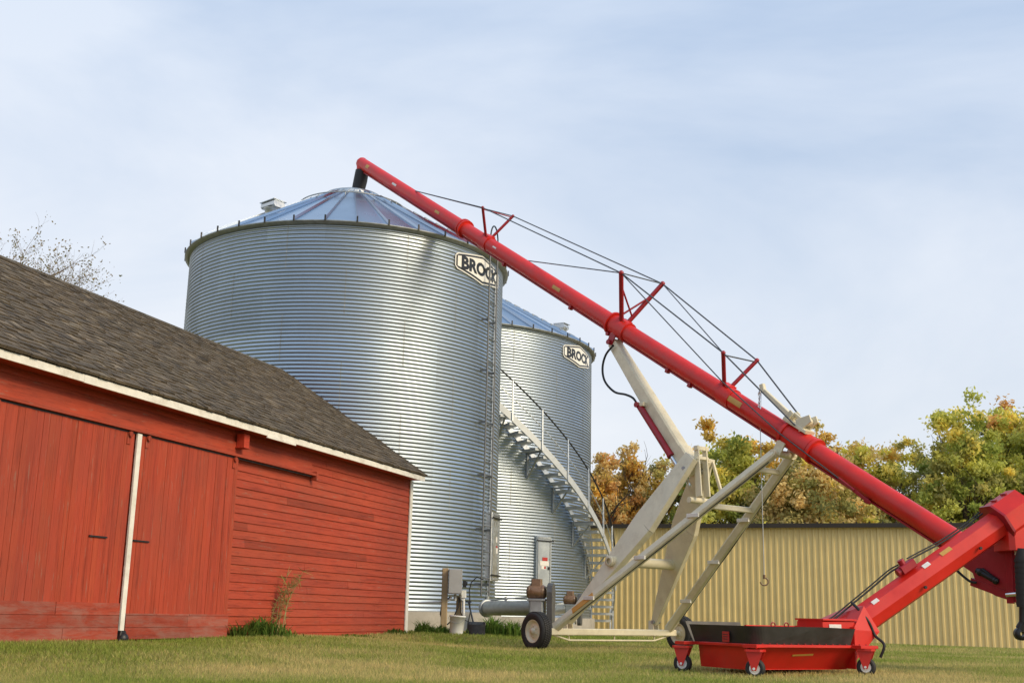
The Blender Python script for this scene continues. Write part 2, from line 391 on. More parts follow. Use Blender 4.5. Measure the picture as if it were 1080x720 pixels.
h = MB(bx); h.col = (.95,)*3; h.box((4.1, .019, 2.655), (11.3, .125, 2.69)); h.col = (1.02, 1.02, 1.02); h.box((4.1, .019, 2.692), (11.3, .040, 2.868)); h.box((4.04, .02, 2.59), (4.098, .13, 2.72))
h.build('track_cover', 'barn_boards', barn)
h = MB(bx); h.box((4.15, .05, 2.632), (11.28, .078, 2.653)); h.build('track_rail', 'black', barn)
h = MB(bx); h.add([(8.655, .081, .30), (8.735, .081, .30), (8.735, .105, .30), (8.655, .105, .30), (8.650, .081, 2.64), (8.735, .081, 2.64), (8.735, .105, 2.64), (8.650, .105, 2.64)], [(0, 1, 2, 3), (4, 5, 6, 7), (0, 1, 5, 4), (1, 2, 6, 5), (2, 3, 7, 6), (3, 0, 4, 7)])
bt = h.build('door_batten', 'white', barn)
h = MB(bx); h.beam((8.69, .10, .16), (8.69, .10, .30), (1, 0, 0), .17, .1, .09, .06); h.ball((8.69, .12, .205), .075); h.build('batten_foot', 'black', bt)
h = MB(bx); h.col = (1.25, .9, .9); h.box((6.26, .05, 2.80), (6.40, .17, 2.985)); h.box((6.242, .035, 2.786), (6.418, .185, 2.80)); h.box((6.30, .02, 2.88), (6.36, .05, 2.95)); h.build('wall_lamp', 'barn_boards', barn)

# ------------------------------------------------------------------ grain bins
FONT = bpy.data.curves.new('lettering', 'FONT'); FONT.body = 'BROCK'; FONT.size = 1; FONT.offset = .048; FONT.align_x = 'CENTER'; FONT.resolution_u = 3; FONT.extrude = .0
def letters(width, height):
    o = bpy.data.objects.new('tmp', FONT); C.objects.link(o); bpy.context.view_layer.update()
    me = bpy.data.meshes.new_from_object(o.evaluated_get(bpy.context.evaluated_depsgraph_get())); bpy.data.objects.remove(o)
    vs = [v.co.copy() for v in me.vertices]; fs = [tuple(p.vertices) for p in me.polygons]; bpy.data.meshes.remove(me)
    x0, x1 = min(v.x for v in vs), max(v.x for v in vs); y0, y1 = min(v.y for v in vs), max(v.y for v in vs)
    return [((v.x-(x0+x1)/2)/(x1-x0)*width, (v.y-(y0+y1)/2)/(y1-y0)*height) for v in vs], fs
def tang(phi): return V((math.cos(phi), math.sin(phi), 0))
def make_bin(c, Rb, zb, ze, zg, label, badge_phi, nrib, vent_phi):
    root = thing('grain_bin', label, 'grain bin', (c[0], c[1], zg), 0, 'corrugated grain bins beside the barn')
    def cy(phi, r, z): return V((c[0]+r*math.sin(phi), c[1]-r*math.cos(phi), z))
    # corrugated wall
    w = MB(); pit = (ze-zb)/round((ze-zb)/.0853); per = 7; nz = int(round((ze-zb)/pit))*per; seg = 168
    ph = np.linspace(0, 2*PI, seg, endpoint=False); zz = np.linspace(zb, ze, nz+1); amp = .0100
    rr = Rb+amp*np.sin((zz-zb)/pit*2*PI)
    vs = [(c[0]+r*math.sin(p), c[1]-r*math.cos(p), z) for r, z in zip(rr, zz) for p in ph]
    w.smooth = True
    w.add(vs, [(i*seg+k, i*seg+(k+1) % seg, (i+1)*seg+(k+1) % seg, (i+1)*seg+k) for i in range(nz) for k in range(seg)])
    w.smooth = False
    nr = 8; hr = (ze-zb)/nr; w.mi = 1
    for i in range(nr):
        for k in range(9):
            a = (k+.5*(i % 2))*2*PI/9+.13; n0, n1 = int(nz*i/nr), int(nz*(i+1)/nr); da = .011/Rb
            w.add([cy(a+sg*da, rr[q]+.003, zz[q]) for q in range(n0, n1+1) for sg in (-1, 1)], [(2*q, 2*q+1, 2*q+3, 2*q+2) for q in range(n1-n0)])
    w.build('wall', ['galv_wall', 'galv_dull'], root, fix=False)
    fo = MB(); fo.lathe((c[0], c[1], zg-.25), (0, 0, 1), [(Rb+.16, 0), (Rb+.16, zb-zg+.24), (Rb+.145, zb-zg+.25), (Rb-.1, zb-zg+.25)], 96); fo.build('foundation', 'concrete', root, fix=False)
    bt = MB(); bt.lathe((c[0], c[1], zb), (0, 0, 1), [(Rb+.012, .003), (Rb+.035, .003), (Rb+.035, .012), (Rb+.012, .02)], 96); bt.build('base_ring', 'galv_dull', root, fix=False)
    # eave + roof
    zr = ze+.03; Ro = Rb+.13; rt_ = .62; pitch = math.tan(R(30)); zt = zr+(Ro-rt_)*pitch
    ea = MB(); ea.lathe((c[0], c[1], ze), (0, 0, 1), [(Rb-.02, -.035), (Rb+.035, -.04), (Rb+.045, -.01), (Ro-.005, .012), (Ro+.006, .026), (Ro+.006, .004), (Rb+.05, -.03)], 144); ea.build('eave_ring', 'galv_dull', root, fix=False)
    rf = MB()
    for k in range(nrib):
        a0, a1 = 2*PI*k/nrib, 2*PI*(k+1)/nrib
        for i in range(4):
            u0_, u1_ = i/4, (i+1)/4; q = []
            for u, a in ((u0_, a0), (u0_, a1), (u1_, a1), (u1_, a0)):
                r = Ro+(rt_-Ro)*u; q.append(cy(a, r, zr+(Ro-r)*pitch))
            rf.quad(*q)
        # standing rib
        e0, e1 = cy(a0, Ro, zr+.004), cy(a0, rt_+.02, zt-.008); t_ = V((math.cos(a0), math.sin(a0), 0))
        n_ = (e1-e0).cross(t_).normalized(); n_ = n_ if n_.z > 0 else -n_
        rf.add([e0-t_*.022, e0+n_*.055, e0+t_*.022, e1-t_*.016, e1+n_*.045, e1+t_*.016], [(0, 1, 4, 3), (1, 2, 5, 4), (0, 2, 1)])
    ro = rf.build('roof', 'galv_roof', root, fix=False)
    rc = MB()
    for k in range(nrib):
        a0 = 2*PI*k/nrib; p = cy(a0, Ro+.012, zr+.03); rc.beam(p-V((0, 0, .055)), p+V((0, 0, .075)), (math.cos(a0), math.sin(a0), 0), .035, .03)
    rc.build('rib_clip', 'black', ro)['kind'] = 'stuff'
    cp = MB(); cp.lathe((c[0], c[1], zt), (0, 0, 1), [(rt_+.10, -.06), (rt_+.10, .02), (rt_-.02, .05), (rt_-.10, .09), (.36, .15), (.34, .17), (.02, .19)], 40); cp.build('roof_cap', 'galv', ro, fix=False)
    rg = MB(); r_ = 1.35; z_ = zr+(Ro-r_)*pitch+.10
    rg.tube([cy(2*PI*k/48, r_, z_) for k in range(49)], .016, 6)
    for k in range(0, 36, 3): a = 2*PI*k/36; rg.tube([cy(a, r_, z_), cy(a, r_, z_-.12)], .012, 6)
    rg.build('roof_ring', 'galv_dull', ro)
    vn = MB(); rv = Ro-(1.35 if vent_phi < 0 else .85); p = cy(vent_phi, rv, zr+(Ro-rv)*pitch)
    tv = tang(vent_phi); vn.lathe(p, (0, 0, 1), [(.17, -.14), (.17, .05), (.20, .06), (.20, .08)], 18); vn.beam(p-tv*.20+V((0, 0, .14)), p+tv*.24+V((0, 0, .165)), (0, 0, 1), .14, .36, .17, .33, .25); vn.beam(p-tv*.23+V((0, 0, .22)), p+tv*.27+V((0, 0, .25)), (0, 0, 1), .016, .40)
    vn.build('roof_vent', 'galv', ro)
    st = MB()
    for k in range(9):
        r = Ro-.35-k*.33; z = zr+(Ro-r)*pitch+.05; a = R(62); t_ = V((math.cos(a), math.sin(a), 0)); p = cy(a, r, z); st.beam(p-t_*.2, p+t_*.2, (0, 0, 1), .05, .03)
    st.build('roof_step', 'galv_dull', ro)['kind'] = 'stuff'
    # name badge
    W_, hb = 2.0, badge_phi
    zc = ze-.42
    def bend(x, z, r): return cy(hb+x/Rb, r, z)
    def plate(inset, r0, r1):
        b = MB(); n = 28; hw = W_/2-inset; col = []
        for i in range(n+1):
            x = -hw+2*hw*i/n; u = abs(x)/(W_/2); hh = .345-.165*u-inset*1.05
            if u > .93: hh -= (u-.93)*.9
            col.append((bend(x, zc-hh, r1), bend(x, zc+hh, r1), bend(x, zc-hh, r0), bend(x, zc+hh, r0)))
        for i in range(n):
            a, b2 = col[i], col[i+1]; b.quad(a[0], b2[0], b2[1], a[1]); b.quad(a[2], b2[2], b2[0], a[0]); b.quad(a[1], b2[1], b2[3], a[3])
        b.quad(col[0][0], col[0][1], col[0][3], col[0][2]); b.quad(col[-1][0], col[-1][1], col[-1][3], col[-1][2]); return b
    pl = plate(0, Rb+.012, Rb+.030).build('name_badge', 'badge_white', root)
    plate(.028, Rb+.0302, Rb+.034).build('badge_border', 'badge_black', pl); plate(.070, Rb+.0342, Rb+.038).build('badge_face', 'badge_white', pl)
    lv, lf = letters(1.62, .32); lt = MB(); lt.add([bend(x, zc+y, Rb+.042) for x, y in lv], lf); lt.build('lettering', 'badge_black', pl, fix=False)
    return root, cy
b1, R1, b2, R2 = (-4.105, 28.0), 3.834, (-2.15, 38.0), 4.797
bin1, cy1 = make_bin(b1, R1, .59, 8.78, .19, 'nearer, larger looking corrugated steel grain bin right behind the barn, with a vertical ladder', R(61), 36, R(-37))
bin2, cy2 = make_bin(b2, R2, .49, 8.90, .08, 'farther corrugated steel grain bin half hidden behind the first, with a spiral staircase', R(62.5), 42, R(66))

def tang(phi): return V((math.cos(phi), math.sin(phi), 0))
def radial(phi): return V((math.sin(phi), -math.cos(phi), 0))
# ladder on the nearer bin
lad = MB(); pa = R(65.2)
for s_ in (-1, 1):
    p = cy1(pa, R1+.17, 0)+tang(pa)*.2*s_; lad.tube([p+V((0, 0, .95)), p+V((0, 0, 9.15))], .020, 8)
ladder = lad.build('ladder', 'ladder_steel', bin1)
for i in range(28):
    p = cy1(pa, R1+.17, 1.05+i*.285); rg = MB(); rg.tube([p-tang(pa)*.2, p+tang(pa)*.2], .014, 8); rg.build('rung', 'ladder_steel', ladder)
for i in range(7):
    for s_ in (-1, 1): br = MB(); p = cy1(pa, R1+.17, 1.2+i*1.2)+tang(pa)*.2*s_; br.beam(p, p-radial(pa)*.175, (0, 0, 1), .05, .012); br.build('ladder_bracket', 'ladder_steel', ladder)
hp = MB(); pts = []
for k in range(13):
    a = PI*k/12; pts.append(cy1(pa, R1+.17, 9.15+.36*math.sin(a))+tang(pa)*(-.2*math.cos(a)))
hp.tube(pts, .018, 8); hp.build('ladder_hoop', 'black', ladder)
cd_ = MB(); pc = R(72.5); p = cy1(pc, R1+.03, 0); cd_.tube([p+V((0, 0, .5)), p+V((0, 0, 8.4))], .028, 8)
for i in range(9): cd_.beam(p+V((0, 0, .9+i*.9)), p+V((0, 0, .95+i*.9)), tang(pc), .09, .05)
cd_.build('level_pipe', 'galv', bin1)
# access door box on the nearer bin
def door_box(cyf, Rb, ph, wdt, z0, z1, dep, root, mat, lab=True):
    d = MB(); t_, n_ = tang(ph), radial(ph); p = cyf(ph, Rb, 0)
    d.prism([p+t_*x+n_*y for x, y in ((-wdt/2, -.03), (-wdt/2, dep*.9), (-wdt/2+.03, dep), (wdt/2-.03, dep), (wdt/2, dep*.9), (wdt/2, -.03))], (0, 0, 0.0001))
    d = MB(); d.prism([p+V((0, 0, z0))+t_*x+n_*y for x, y in ((-wdt/2, -.05), (-wdt/2, dep-.03), (-wdt/2+.03, dep), (wdt/2-.03, dep), (wdt/2, dep-.03), (wdt/2, -.05))], (0, 0, z1-z0))
    o = d.build('access_door', mat, root)
    fr = MB()
    for a, b_ in (((-wdt/2+.05, z0+.04), (wdt/2-.05, z0+.04)), ((wdt/2-.05, z0+.04), (wdt/2-.05, z1-.04)), ((wdt/2-.05, z1-.04), (-wdt/2+.05, z1-.04)), ((-wdt/2+.05, z1-.04), (-wdt/2+.05, z0+.04))):
        q = lambda u: p+t_*u[0]+n_*(dep+.008)+V((0, 0, u[1])); fr.beam(q(a), q(b_), n_, .02, .05)
    fr.build('door_frame', 'galv_dull', o)
    for zz in (z0+.12, z1-.12): hl = MB(); hl.beam(p+n_*(dep+.03)-t_*(wdt/2+.03)+V((0, 0, zz)), p+n_*(dep+.03)+t_*(wdt/2+.05)+V((0, 0, zz)), (0, 0, 1), .035, .025); hl.build('latch_bar', 'black', o)
    if lab:
        for (x, z, w_, h_, mt) in lab:
            b = MB(); q = p+t_*x+n_*(dep+.006)+V((0, 0, z)); b.beam(q-t_*w_/2, q+t_*w_/2, (0, 0, 1), h_, .006); b.build('warning_label', mt, o)
door_box(cy1, R1, R(74.5), .62, 1.30, 2.82, .14, bin1, 'galv', [(.10, 1.98, .13, .13, 'decal_white'), (.06, 2.22, .10, .12, 'decal_white'), (.1, 2.06, .10, .05, 'decal_red')])
door_box(cy2, R2, R(41.2), .58, 1.22, 2.78, .10, bin2, 'grey_plate', [(.0, 2.02, .34, .13, 'decal_white'), (.02, 2.14, .2, .10, 'decal_red'), (-.04, 1.90, .16, .1, 'decal_white'), (.02, 1.90, .07, .07, 'decal_red'), (.17, 1.88, .08, .09, 'black')])
# unloading augers
def unload(cyf, Rb, ph, root, start_phi, z, sc=1.0, length=.0):
    n_, t_ = radial(ph), tang(ph)
    m_end = cyf(ph, Rb+length, z)
    d = MB(); st = cyf(start_phi, Rb-.1, z)
    d.tube([st, m_end], .165*sc, 20); un = d.build('unload_tube', 'galv', root)
    ax = (m_end-st).normalized(); ax = V((ax.x, ax.y, 0)).normalized(); sd = V((-ax.y, ax.x, 0)); sd = sd if sd.x > 0 else -sd
    d = MB(); q = m_end; d.beam(q-V((0, 0, .02)), q+V((0, 0, .26*sc)), sd, .42*sc, .36*sc); d.beam(q-V((0, 0, .36*sc)), q-V((0, 0, .02)), sd, .24*sc, .24*sc, .42*sc, .36*sc)
    d.build('gear_box', 'galv_dull', un)
    d = MB(); mz = .50*sc; fx = V((.93, -.37, 0))
    a, b_ = q-fx*.27*sc+V((0, 0, mz)), q+fx*.20*sc+V((0, 0, mz))
    d.tube([a, a+(b_-a)*.08, a+(b_-a)*.15, a+(b_-a)*.85, a+(b_-a)*.92, b_], [.10*sc, .15*sc, .185*sc, .185*sc, .15*sc, .08*sc], 18)
    d.beam((a+b_)/2+V((0, 0, .13*sc)), (a+b_)/2+V((0, 0, .36*sc)), fx, .36*sc, .22*sc, .34*sc, .2*sc)
    d.beam((a+b_)/2-V((0, 0, .25*sc)), (a+b_)/2-V((0, 0, .15*sc)), fx, .36*sc, .26*sc); d.build('motor', 'motor', un)
    d = MB(); gp = q+fx*.34*sc; d.beam(gp-V((0, 0, .32*sc)), gp+V((0, 0, .62*sc)), V((-fx.y, fx.x, 0)), .30*sc, .14*sc, .40*sc, .14*sc, .3); d.lathe(gp+V((0, 0, .55*sc))-fx*.0695*sc, fx, [(.01, 0), (.19*sc, 0), (.20*sc, .01), (.20*sc, .129*sc), (.19*sc, .139*sc), (.01, .139*sc)], 20); d.build('belt_guard', 'black' if sc < .9 else 'galv_dull', un)
    d = MB(); d.tube([q+V((0, 0, .1))-sd*.1, q-ax*.25+V((0, 0, .33*sc)), st+V((0, 0, .22*sc))], .02, 8); d.build('control_rod', 'black', un)
    return q
# nearer bin: tube leaves near the right flank and runs toward the motor left of the wheel
st = P(513, 641, 25.5); en = P(566, 641, 23.7)
d = MB(); d.tube([st, en], .15, 24); un = d.build('unload_tube', 'galv_dull', bin1)
d = MB(); d.lathe(st, (en-st), [(.0, .0), (.19, 0), (.19, .05), (.15, .05)], 24); d.tube([st+(en-st)*.4+V((0, 0, .15)), st+(en-st)*.4+V((0, 0, .23))], .03, 10); d.tube([st+V((.1, -.1, .17)), st+(en-st)*.9+V((0, -.05, .22))], .015, 8); d.build('flange', 'galv_dull', un)
def motor_unit(q, sc, parent):
    fx = V((.97, -.24, 0)); fy = V((.24, .97, 0)); z = V((0, 0, 1))
    d = MB(); d.beam(q-z*.42*sc, q+z*.22*sc, fx, .36*sc, .36*sc); d.beam(q-fx*.22*sc+z*.24*sc, q+fx*.22*sc+z*.24*sc, z, .05*sc, .40*sc); d.build('gear_box', 'galv_dull', parent)
    d = MB(); mc = q+z*.42*sc-fx*.03*sc
    d.tube([mc-fx*.24*sc, mc-fx*.22*sc, mc-fx*.17*sc, mc+fx*.17*sc, mc+fx*.22*sc, mc+fx*.24*sc], [.08*sc, .14*sc, .17*sc, .17*sc, .14*sc, .06*sc], 20)
    for k in (-3, 3): d.lathe(mc+fx*k*.052*sc-fx*.006, fx, [(.165*sc, 0), (.174*sc, 0), (.174*sc, .012), (.165*sc, .012)], 20)
    d.beam(mc+z*.12*sc, mc+z*.31*sc, fx, .26*sc, .20*sc, .24*sc, .17*sc)
    for k in (-1, 1): d.beam(mc-z*.21*sc+fx*.13*k*sc-fy*.14*sc, mc-z*.21*sc+fx*.13*k*sc+fy*.14*sc, z, .07*sc, .06*sc)
    d.build('motor', 'motor', parent)
    d = MB(); gp = q+fx*.32*sc
    ou = [(-.17, -.38), (-.12, -.46), (.12, -.46), (.17, -.38), (.22, .42), (.16, .58), (.05, .64), (-.05, .64), (-.16, .58), (-.22, .42)]
    d.prism([gp-fx*.06*sc+fy*a*sc+z*b_*sc for a, b_ in ou], fx*.13*sc); d.build('belt_guard', 'grey_dark', parent)
MT['grey_dark'] = M('dark_grey_guard', (.10, .10, .105), .5, .2, .2, 6)
motor_unit(P(567, 643, 23.5), .82, un)
st = P(585, 642, 34.0); en = P(601, 640, 32.8)
d = MB(); d.tube([st, en], .15, 20); un2 = d.build('unload_tube', 'galv', bin2)
motor_unit(P(602, 645, 32.4), .76, un2)
d = MB(); q = P(602, 646, 32.4); d.beam(V((q.x, q.y, .1)), q-V((0, 0, .41)), (1, 0, 0), .12, .12); d.build('support_leg', 'galv_dull', un2)
d = MB(); q = P(566, 644, 23.5); d.beam(V((q.x, q.y, .12)), q-V((0, 0, .39)), (1, 0, 0), .12, .12); d.build('support_leg', 'galv_dull', un)

# spiral stair on the farther bin
stair = None
SW = .70; ri, ro_ = R2+.06, R2+.06+SW
def on_cyl(x, y, c, r):
    d = ray(x, y); ox, oy = CAM.x-c[0], CAM.y-c[1]; A_ = d.x*d.x+d.y*d.y; B_ = d.x*ox+d.y*oy; C_ = ox*ox+oy*oy-r*r
    k = (-B_-math.sqrt(max(0, B_*B_-A_*C_)))/A_; p = CAM+d*k; return math.atan2(p.x-c[0], -(p.y-c[1])), p.z
SP = sorted([on_cyl(x, y, b2, ro_)[::-1] for x, y in ((527, 431), (550, 452), (570, 471), (591, 496), (612, 524))])
zsv = np.array([p[0] for p in SP]); psv = np.array([p[1] for p in SP]); fit = np.polyfit(zsv, psv, 1)
ZT0, ZT1 = .40, float(zsv[-1])+1.1
def stair_phi(z): return fit[0]*z+fit[1]      # one even helix through the surveyed points
nst = int(round((ZT1-ZT0)/.215))
sg = MB()
def ribbon(mb, r, th, dz0, dz1, za, zb_, n=60):
    for i in range(n):
        z0, z1 = za+(zb_-za)*i/n, za+(zb_-za)*(i+1)/n; a0, a1 = stair_phi(z0), stair_phi(z1)
        mb.add([cy2(a0, r, z0+dz0), cy2(a1, r, z1+dz0), cy2(a1, r, z1+dz1), cy2(a0, r, z0+dz1), cy2(a0, r+th, z0+dz0), cy2(a1, r+th, z1+dz0), cy2(a1, r+th, z1+dz1), cy2(a0, r+th, z0+dz1)],
               [(0, 1, 2, 3), (4, 5, 6, 7), (0, 1, 5, 4), (3, 2, 6, 7), (0, 3, 7, 4), (1, 2, 6, 5)])
ribbon(sg, ro_, .035, -.06, .17, ZT0, ZT1); 
stair = sg.build('staircase', 'galv_light', bin2)
sg = MB(); ribbon(sg, ri, .03, -.06, .14, ZT0, ZT1); sg.build('inner_stringer', 'galv', stair)
for i in range(nst):
    z = ZT0+.06+i*(ZT1-ZT0)/nst; a = stair_phi(z); da = .15/R2; tr = MB(); q = []
    for zz in (z-.075, z): q += [cy2(a+da, ri+.031, zz), cy2(a+da, ro_-.001, zz), cy2(a-da, ro_-.001, zz), cy2(a-da, ri+.031, zz)]
    tr.add(q, [(0, 1, 2, 3), (4, 5, 6, 7), (0, 1, 5, 4), (1, 2, 6, 5), (2, 3, 7, 6), (3, 0, 4, 7)])
    tr.build('tread', 'galv_light', stair)
hr_ = MB(); hr_.tube([cy2(stair_phi(z), ro_+.02, z+1.12) for z in np.linspace(ZT0+.2, ZT1, 60)], .024, 8); hr_.build('handrail', 'black', stair)
hr_ = MB(); hr_.tube([cy2(stair_phi(z), ro_+.02, z+.62) for z in np.linspace(ZT0+.2, ZT1, 60)], .014, 8); hr_.build('mid_rail', 'galv', stair)
hr_ = MB(); hr_.tube([cy2(stair_phi(z), ri+.02, z+1.05) for z in np.linspace(ZT0+.2, 2.6, 20)], .02, 8); hr_.build('inner_rail', 'galv', stair)
for i in range(10):
    z = ZT0+.25+i*.76; a = stair_phi(z); po = MB(); po.beam(cy2(a, ro_+.05, z-.05), cy2(a, ro_+.03, z+1.13), radial(a), .045, .045); po.build('baluster', 'galv', stair)
for i in range(7):
    z = ZT0+1.1+i*.92; a = stair_phi(z); k = MB(); k.beam(cy2(a, R2+.02, z-.75), cy2(a, R2+.02, z-.02), tang(a), .06, .04); k.beam(cy2(a, R2+.05, z-.73), cy2(a, ro_-.1, z-.05), tang(a), .05, .03); k.beam(cy2(a, R2+.02, z-.04), cy2(a, ro_, z-.04), tang(a), .05, .04); k.build('stair_bracket', 'galv_dull', stair)
k = MB()
for r in (ri, ro_):
    for dd_ in (-.2, .2):
        a = stair_phi(ZT0+.2)+dd_/R2; k.beam(cy2(a, r+.02, -.05), cy2(a, r+.02, ZT0+.4), tang(a), .06, .05)
k.build('stair_leg', 'galv', stair)
d = MB()
for i in range(9): pass
# ------------------------------------------------------------------ small things by the nearer bin
q = P(474, 672, 23.35); bz = gzs(q.x, q.y)
eb = thing('electrical_box', 'grey electrical box on wooden posts beside the nearer bin', 'electrical box', (q.x, q.y, bz))
def at(x, y, Y=23.35): return P(x, y, Y)
d = MB(); a = at(468.5, 640); d.beam(V((a.x, a.y, bz-.2)), V((a.x, a.y, at(468, 600).z+.02)), (1, 0, 0), .12, .10); d.build('post', 'post_wood', eb)
d = MB(); a = at(484, 640, 23.45); d.beam(V((a.x, a.y, bz-.2)), V((a.x, a.y, at(484, 628).z)), (1, 0, 0), .11, .08); d.build('post', 'post_wood', eb)
a, b_ = at(473.5, 626, 23.15), at(487.5, 600, 23.15)
d = MB(); d.prism([(a.x, a.y, a.z), (b_.x, a.y-.02, a.z), (b_.x, a.y+.20, a.z), (a.x-.03, a.y+.24, a.z)], (0, 0, b_.z-a.z)); bxo = d.build('box', 'grey_box', eb)
d = MB(); d.prism([(a.x-.005, a.y-.016, a.z+.02), (b_.x+.005, a.y-.036, a.z+.02), (b_.x+.005, a.y-.022, a.z+.02), (a.x-.005, a.y-.002, a.z+.02)], (0, 0, b_.z-a.z-.04)); d.build('box_lid', 'grey_box', bxo)
d = MB(); pt = [at(476, 627), at(475, 632), at(470, 634), at(440, 635.5, 23.6)]; d.tube(pt, .022, 8); d.build('conduit', 'white_plain', eb)
d = MB(); d.tube([at(480, 626), at(480, 633)], .03, 8); d.tube([at(485, 626), at(487, 632), at(489, 634)], .026, 8); d.build('conduit', 'galv_light', eb)
d = MB(); d.tube([at(*p) for p in ((477, 627), (466, 637), (464.5, 647), (467, 656), (472, 658), (478, 652), (483, 640), (484, 630))], .014, 8); d.build('cable', 'black_rubber', eb)
d = MB(); d.tube([at(*p) for p in ((485, 628), (486, 645), (489, 653), (494, 655), (496, 645), (495, 622), (497, 614), (503, 608), (510, 611))], .011, 8); d.build('cable', 'black_rubber', eb)
d = MB(); d.tube([at(489, 625), at(489, 650)], .025, 8); d.beam(at(489, 622), at(489, 630), (1, 0, 0), .10, .08); d.build('conduit', 'white_plain', eb)
d = MB(); d.beam(at(490, 612, 23.2), at(490, 619, 23.2), (1, 0, 0), .07, .1); d.tube([at(490, 615, 23.2), at(493, 615, 23.2)], .04, 10); d.build('switch', 'black', eb)
q = P(481, 672, 22.6); bz = gzs(q.x, q.y)
bk = thing('bucket', 'white plastic bucket on the grass below the electrical box', 'bucket', (q.x, q.y, bz))
d = MB(); d.lathe((q.x, q.y, bz+.0), V((.05, .02, 1)), [(.005, .004), (.11, 0), (.125, .05), (.145, .33), (.158, .33), (.158, .36), (.142, .36), (.135, .32), (.115, .03), (.005, .03)], 28); d.build('shell', 'white_plain', bk, fix=False)
d = MB(); d.tube([V((q.x+.15*math.cos(t), q.y-.05-.10*math.sin(t), bz+.33-.11*math.sin(t))) for t in np.linspace(0, PI, 12)], .004, 6); d.build('handle', 'galv_dull', bk)
q = P(505, 672, 22.7); bz = gzs(q.x, q.y)
sh = thing('shovel', 'black scoop shovel leaning on the bin beside the white bucket', 'shovel', (q.x, q.y, bz))
d = MB(); top = P(494, 634, 23.6); d.tube([P(500.5, 662, 22.75), top], .017, 8); d.tube([top-V((.06, 0, 0)), top+V((.06, 0, 0))], .016, 8); d.build('handle', 'black', sh)
d = MB(); n = 8; a0, a1 = P(493, 659.5, 22.8), P(512, 659.5, 22.8); zb_ = bz+.01
for i in range(n):
    u0_, u1_ = i/n, (i+1)/n
    def sp(u, z, t): x = a0.x+(a1.x-a0.x)*u; y = 22.72-.10*(1-(2*u-1)**2)*(0 if z > .2 else 1)-(.05*(.33-z)); return (x, y+.07*(2*u-1)**2*-1+t, zb_+z)
    for z0, z1 in ((.0, .08), (.08, .2), (.2, .25)):
        d.quad(sp(u0_, z0, 0), sp(u1_, z0, 0), sp(u1_, z1, 0), sp(u0_, z1, 0)); d.quad(sp(u0_, z0, .008), sp(u1_, z0, .008), sp(u1_, z1, .008), sp(u0_, z1, .008))
d.beam(P(500.5, 665, 22.7), P(500, 657, 22.8), (1, 0, 0), .07, .05); d.build('blade', 'shovel', sh, fix=False)

# ------------------------------------------------------------------ grain auger (machine frame: t down the tube, s across, u up)
A = P(381, 172, 28.0); B = P(1045, 594, 15.0)
dv = B-A; TL = dv.length; dd = dv/TL; hh = V((dv.x, dv.y, 0)).normalized(); nn = V((-hh.y, hh.x, 0)); uu = nn.cross(dd)
uu = uu if uu.z > 0 else -uu
def L(t, s, u): return A+dd*t+nn*s+uu*u
def I(x, y, s=0): return PP(x, y, A+nn*s, nn)
axc = I(648, 667)
ag = thing('grain_auger', 'long red grain auger on a cream two wheeled lift frame with low hopper', 'grain auger', (axc.x, axc.y, 0))
RT = .150
mt_ = MB(); mt_.tube([L(t, 0, 0) for t in (.05, 3, 6, 9, 12, 15, 18, TL-.1)], RT, 40, True)
main = mt_.build('main_tube', 'red_paint', ag, fix=False)
def collar(t, w_, r, name='collar', bolts=True):
    c = MB(); c.lathe(L(t, 0, 0), dd, [(RT, 0), (r, 0), (r, w_), (RT, w_)], 40, smooth=False); c.build(name, 'red_paint', main)
for t, w_, r in ((5.45, .05, RT+.06), (5.53, .05, RT+.055), (6.35, .30, RT+.018), (11.2, .42, RT+.03), (11.15, .04, RT+.07), (14.2, .28, RT+.016), (15.75, .5, RT+.035), (15.70, .05, RT+.06), (16.27, .05, RT+.05)): collar(t, w_, r)
rail = MB(); rail.beam(L(.3, -.02, -RT-.015), L(TL-.4, -.02, -RT-.015), uu, .03, .07); rail.build('track_bar', 'red_dark', main)
cl = MB()
for t in (7.4, 9.9, 12.9, 13.5, 17.45): cl = MB(); cl.beam(L(t, -.05, -RT-.02), L(t+.06, -.05, -RT-.02), uu, .09, .08); cl.build('tube_lug', 'red_dark', main)
def decal(t, ang, w_, h_, mtn):
    c = MB(); r = RT+.004; n = 5; half = h_/r/2
    for i in range(n):
        a0, a1 = ang-half+2*half*i/n, ang-half+2*half*(i+1)/n
        f_ = lambda tt, a: A+dd*tt+nn*(-r*math.cos(a))+uu*(r*math.sin(a))
        c.quad(f_(t, a0), f_(t+w_, a0), f_(t+w_, a1), f_(t, a1))
    c.build('decal', mtn, main, fix=False)
for t, a, w_, h_, k in ((.55, .3, .16, .09, 'decal_yellow'), (2.1, .2, .22, .05, 'decal_white'), (4.35, .15, .20, .06, 'decal_yellow'), (6.95, .3, .14, .03, 'decal_white'), (9.3, .1, .26, .07, 'decal_yellow'), (14.45, .15, .34, .09, 'decal_yellow')): decal(t, a, w_, h_, k)
# discharge
ds = MB(); ds.ball(L(.06, 0, 0), RT+.008, 28); ds.tube([L(.08, 0, 0), L(.08, 0, 0)-V((.0, 0, .30))], RT-.005, 24); ds.build('discharge_head', 'red_paint', ag)
ds = MB(); p0 = L(.08, 0, 0)-V((0, 0, .20)); ds.tube([p0, p0-V((.03, 0, .25)), p0-V((.10, 0, .66))], [RT+.02, RT+.025, RT+.01], 24)
for z in (.02, .1, .18, .26, .34, .42, .5, .58): pass
ds.build('discharge_spout', 'black_rubber', ag)
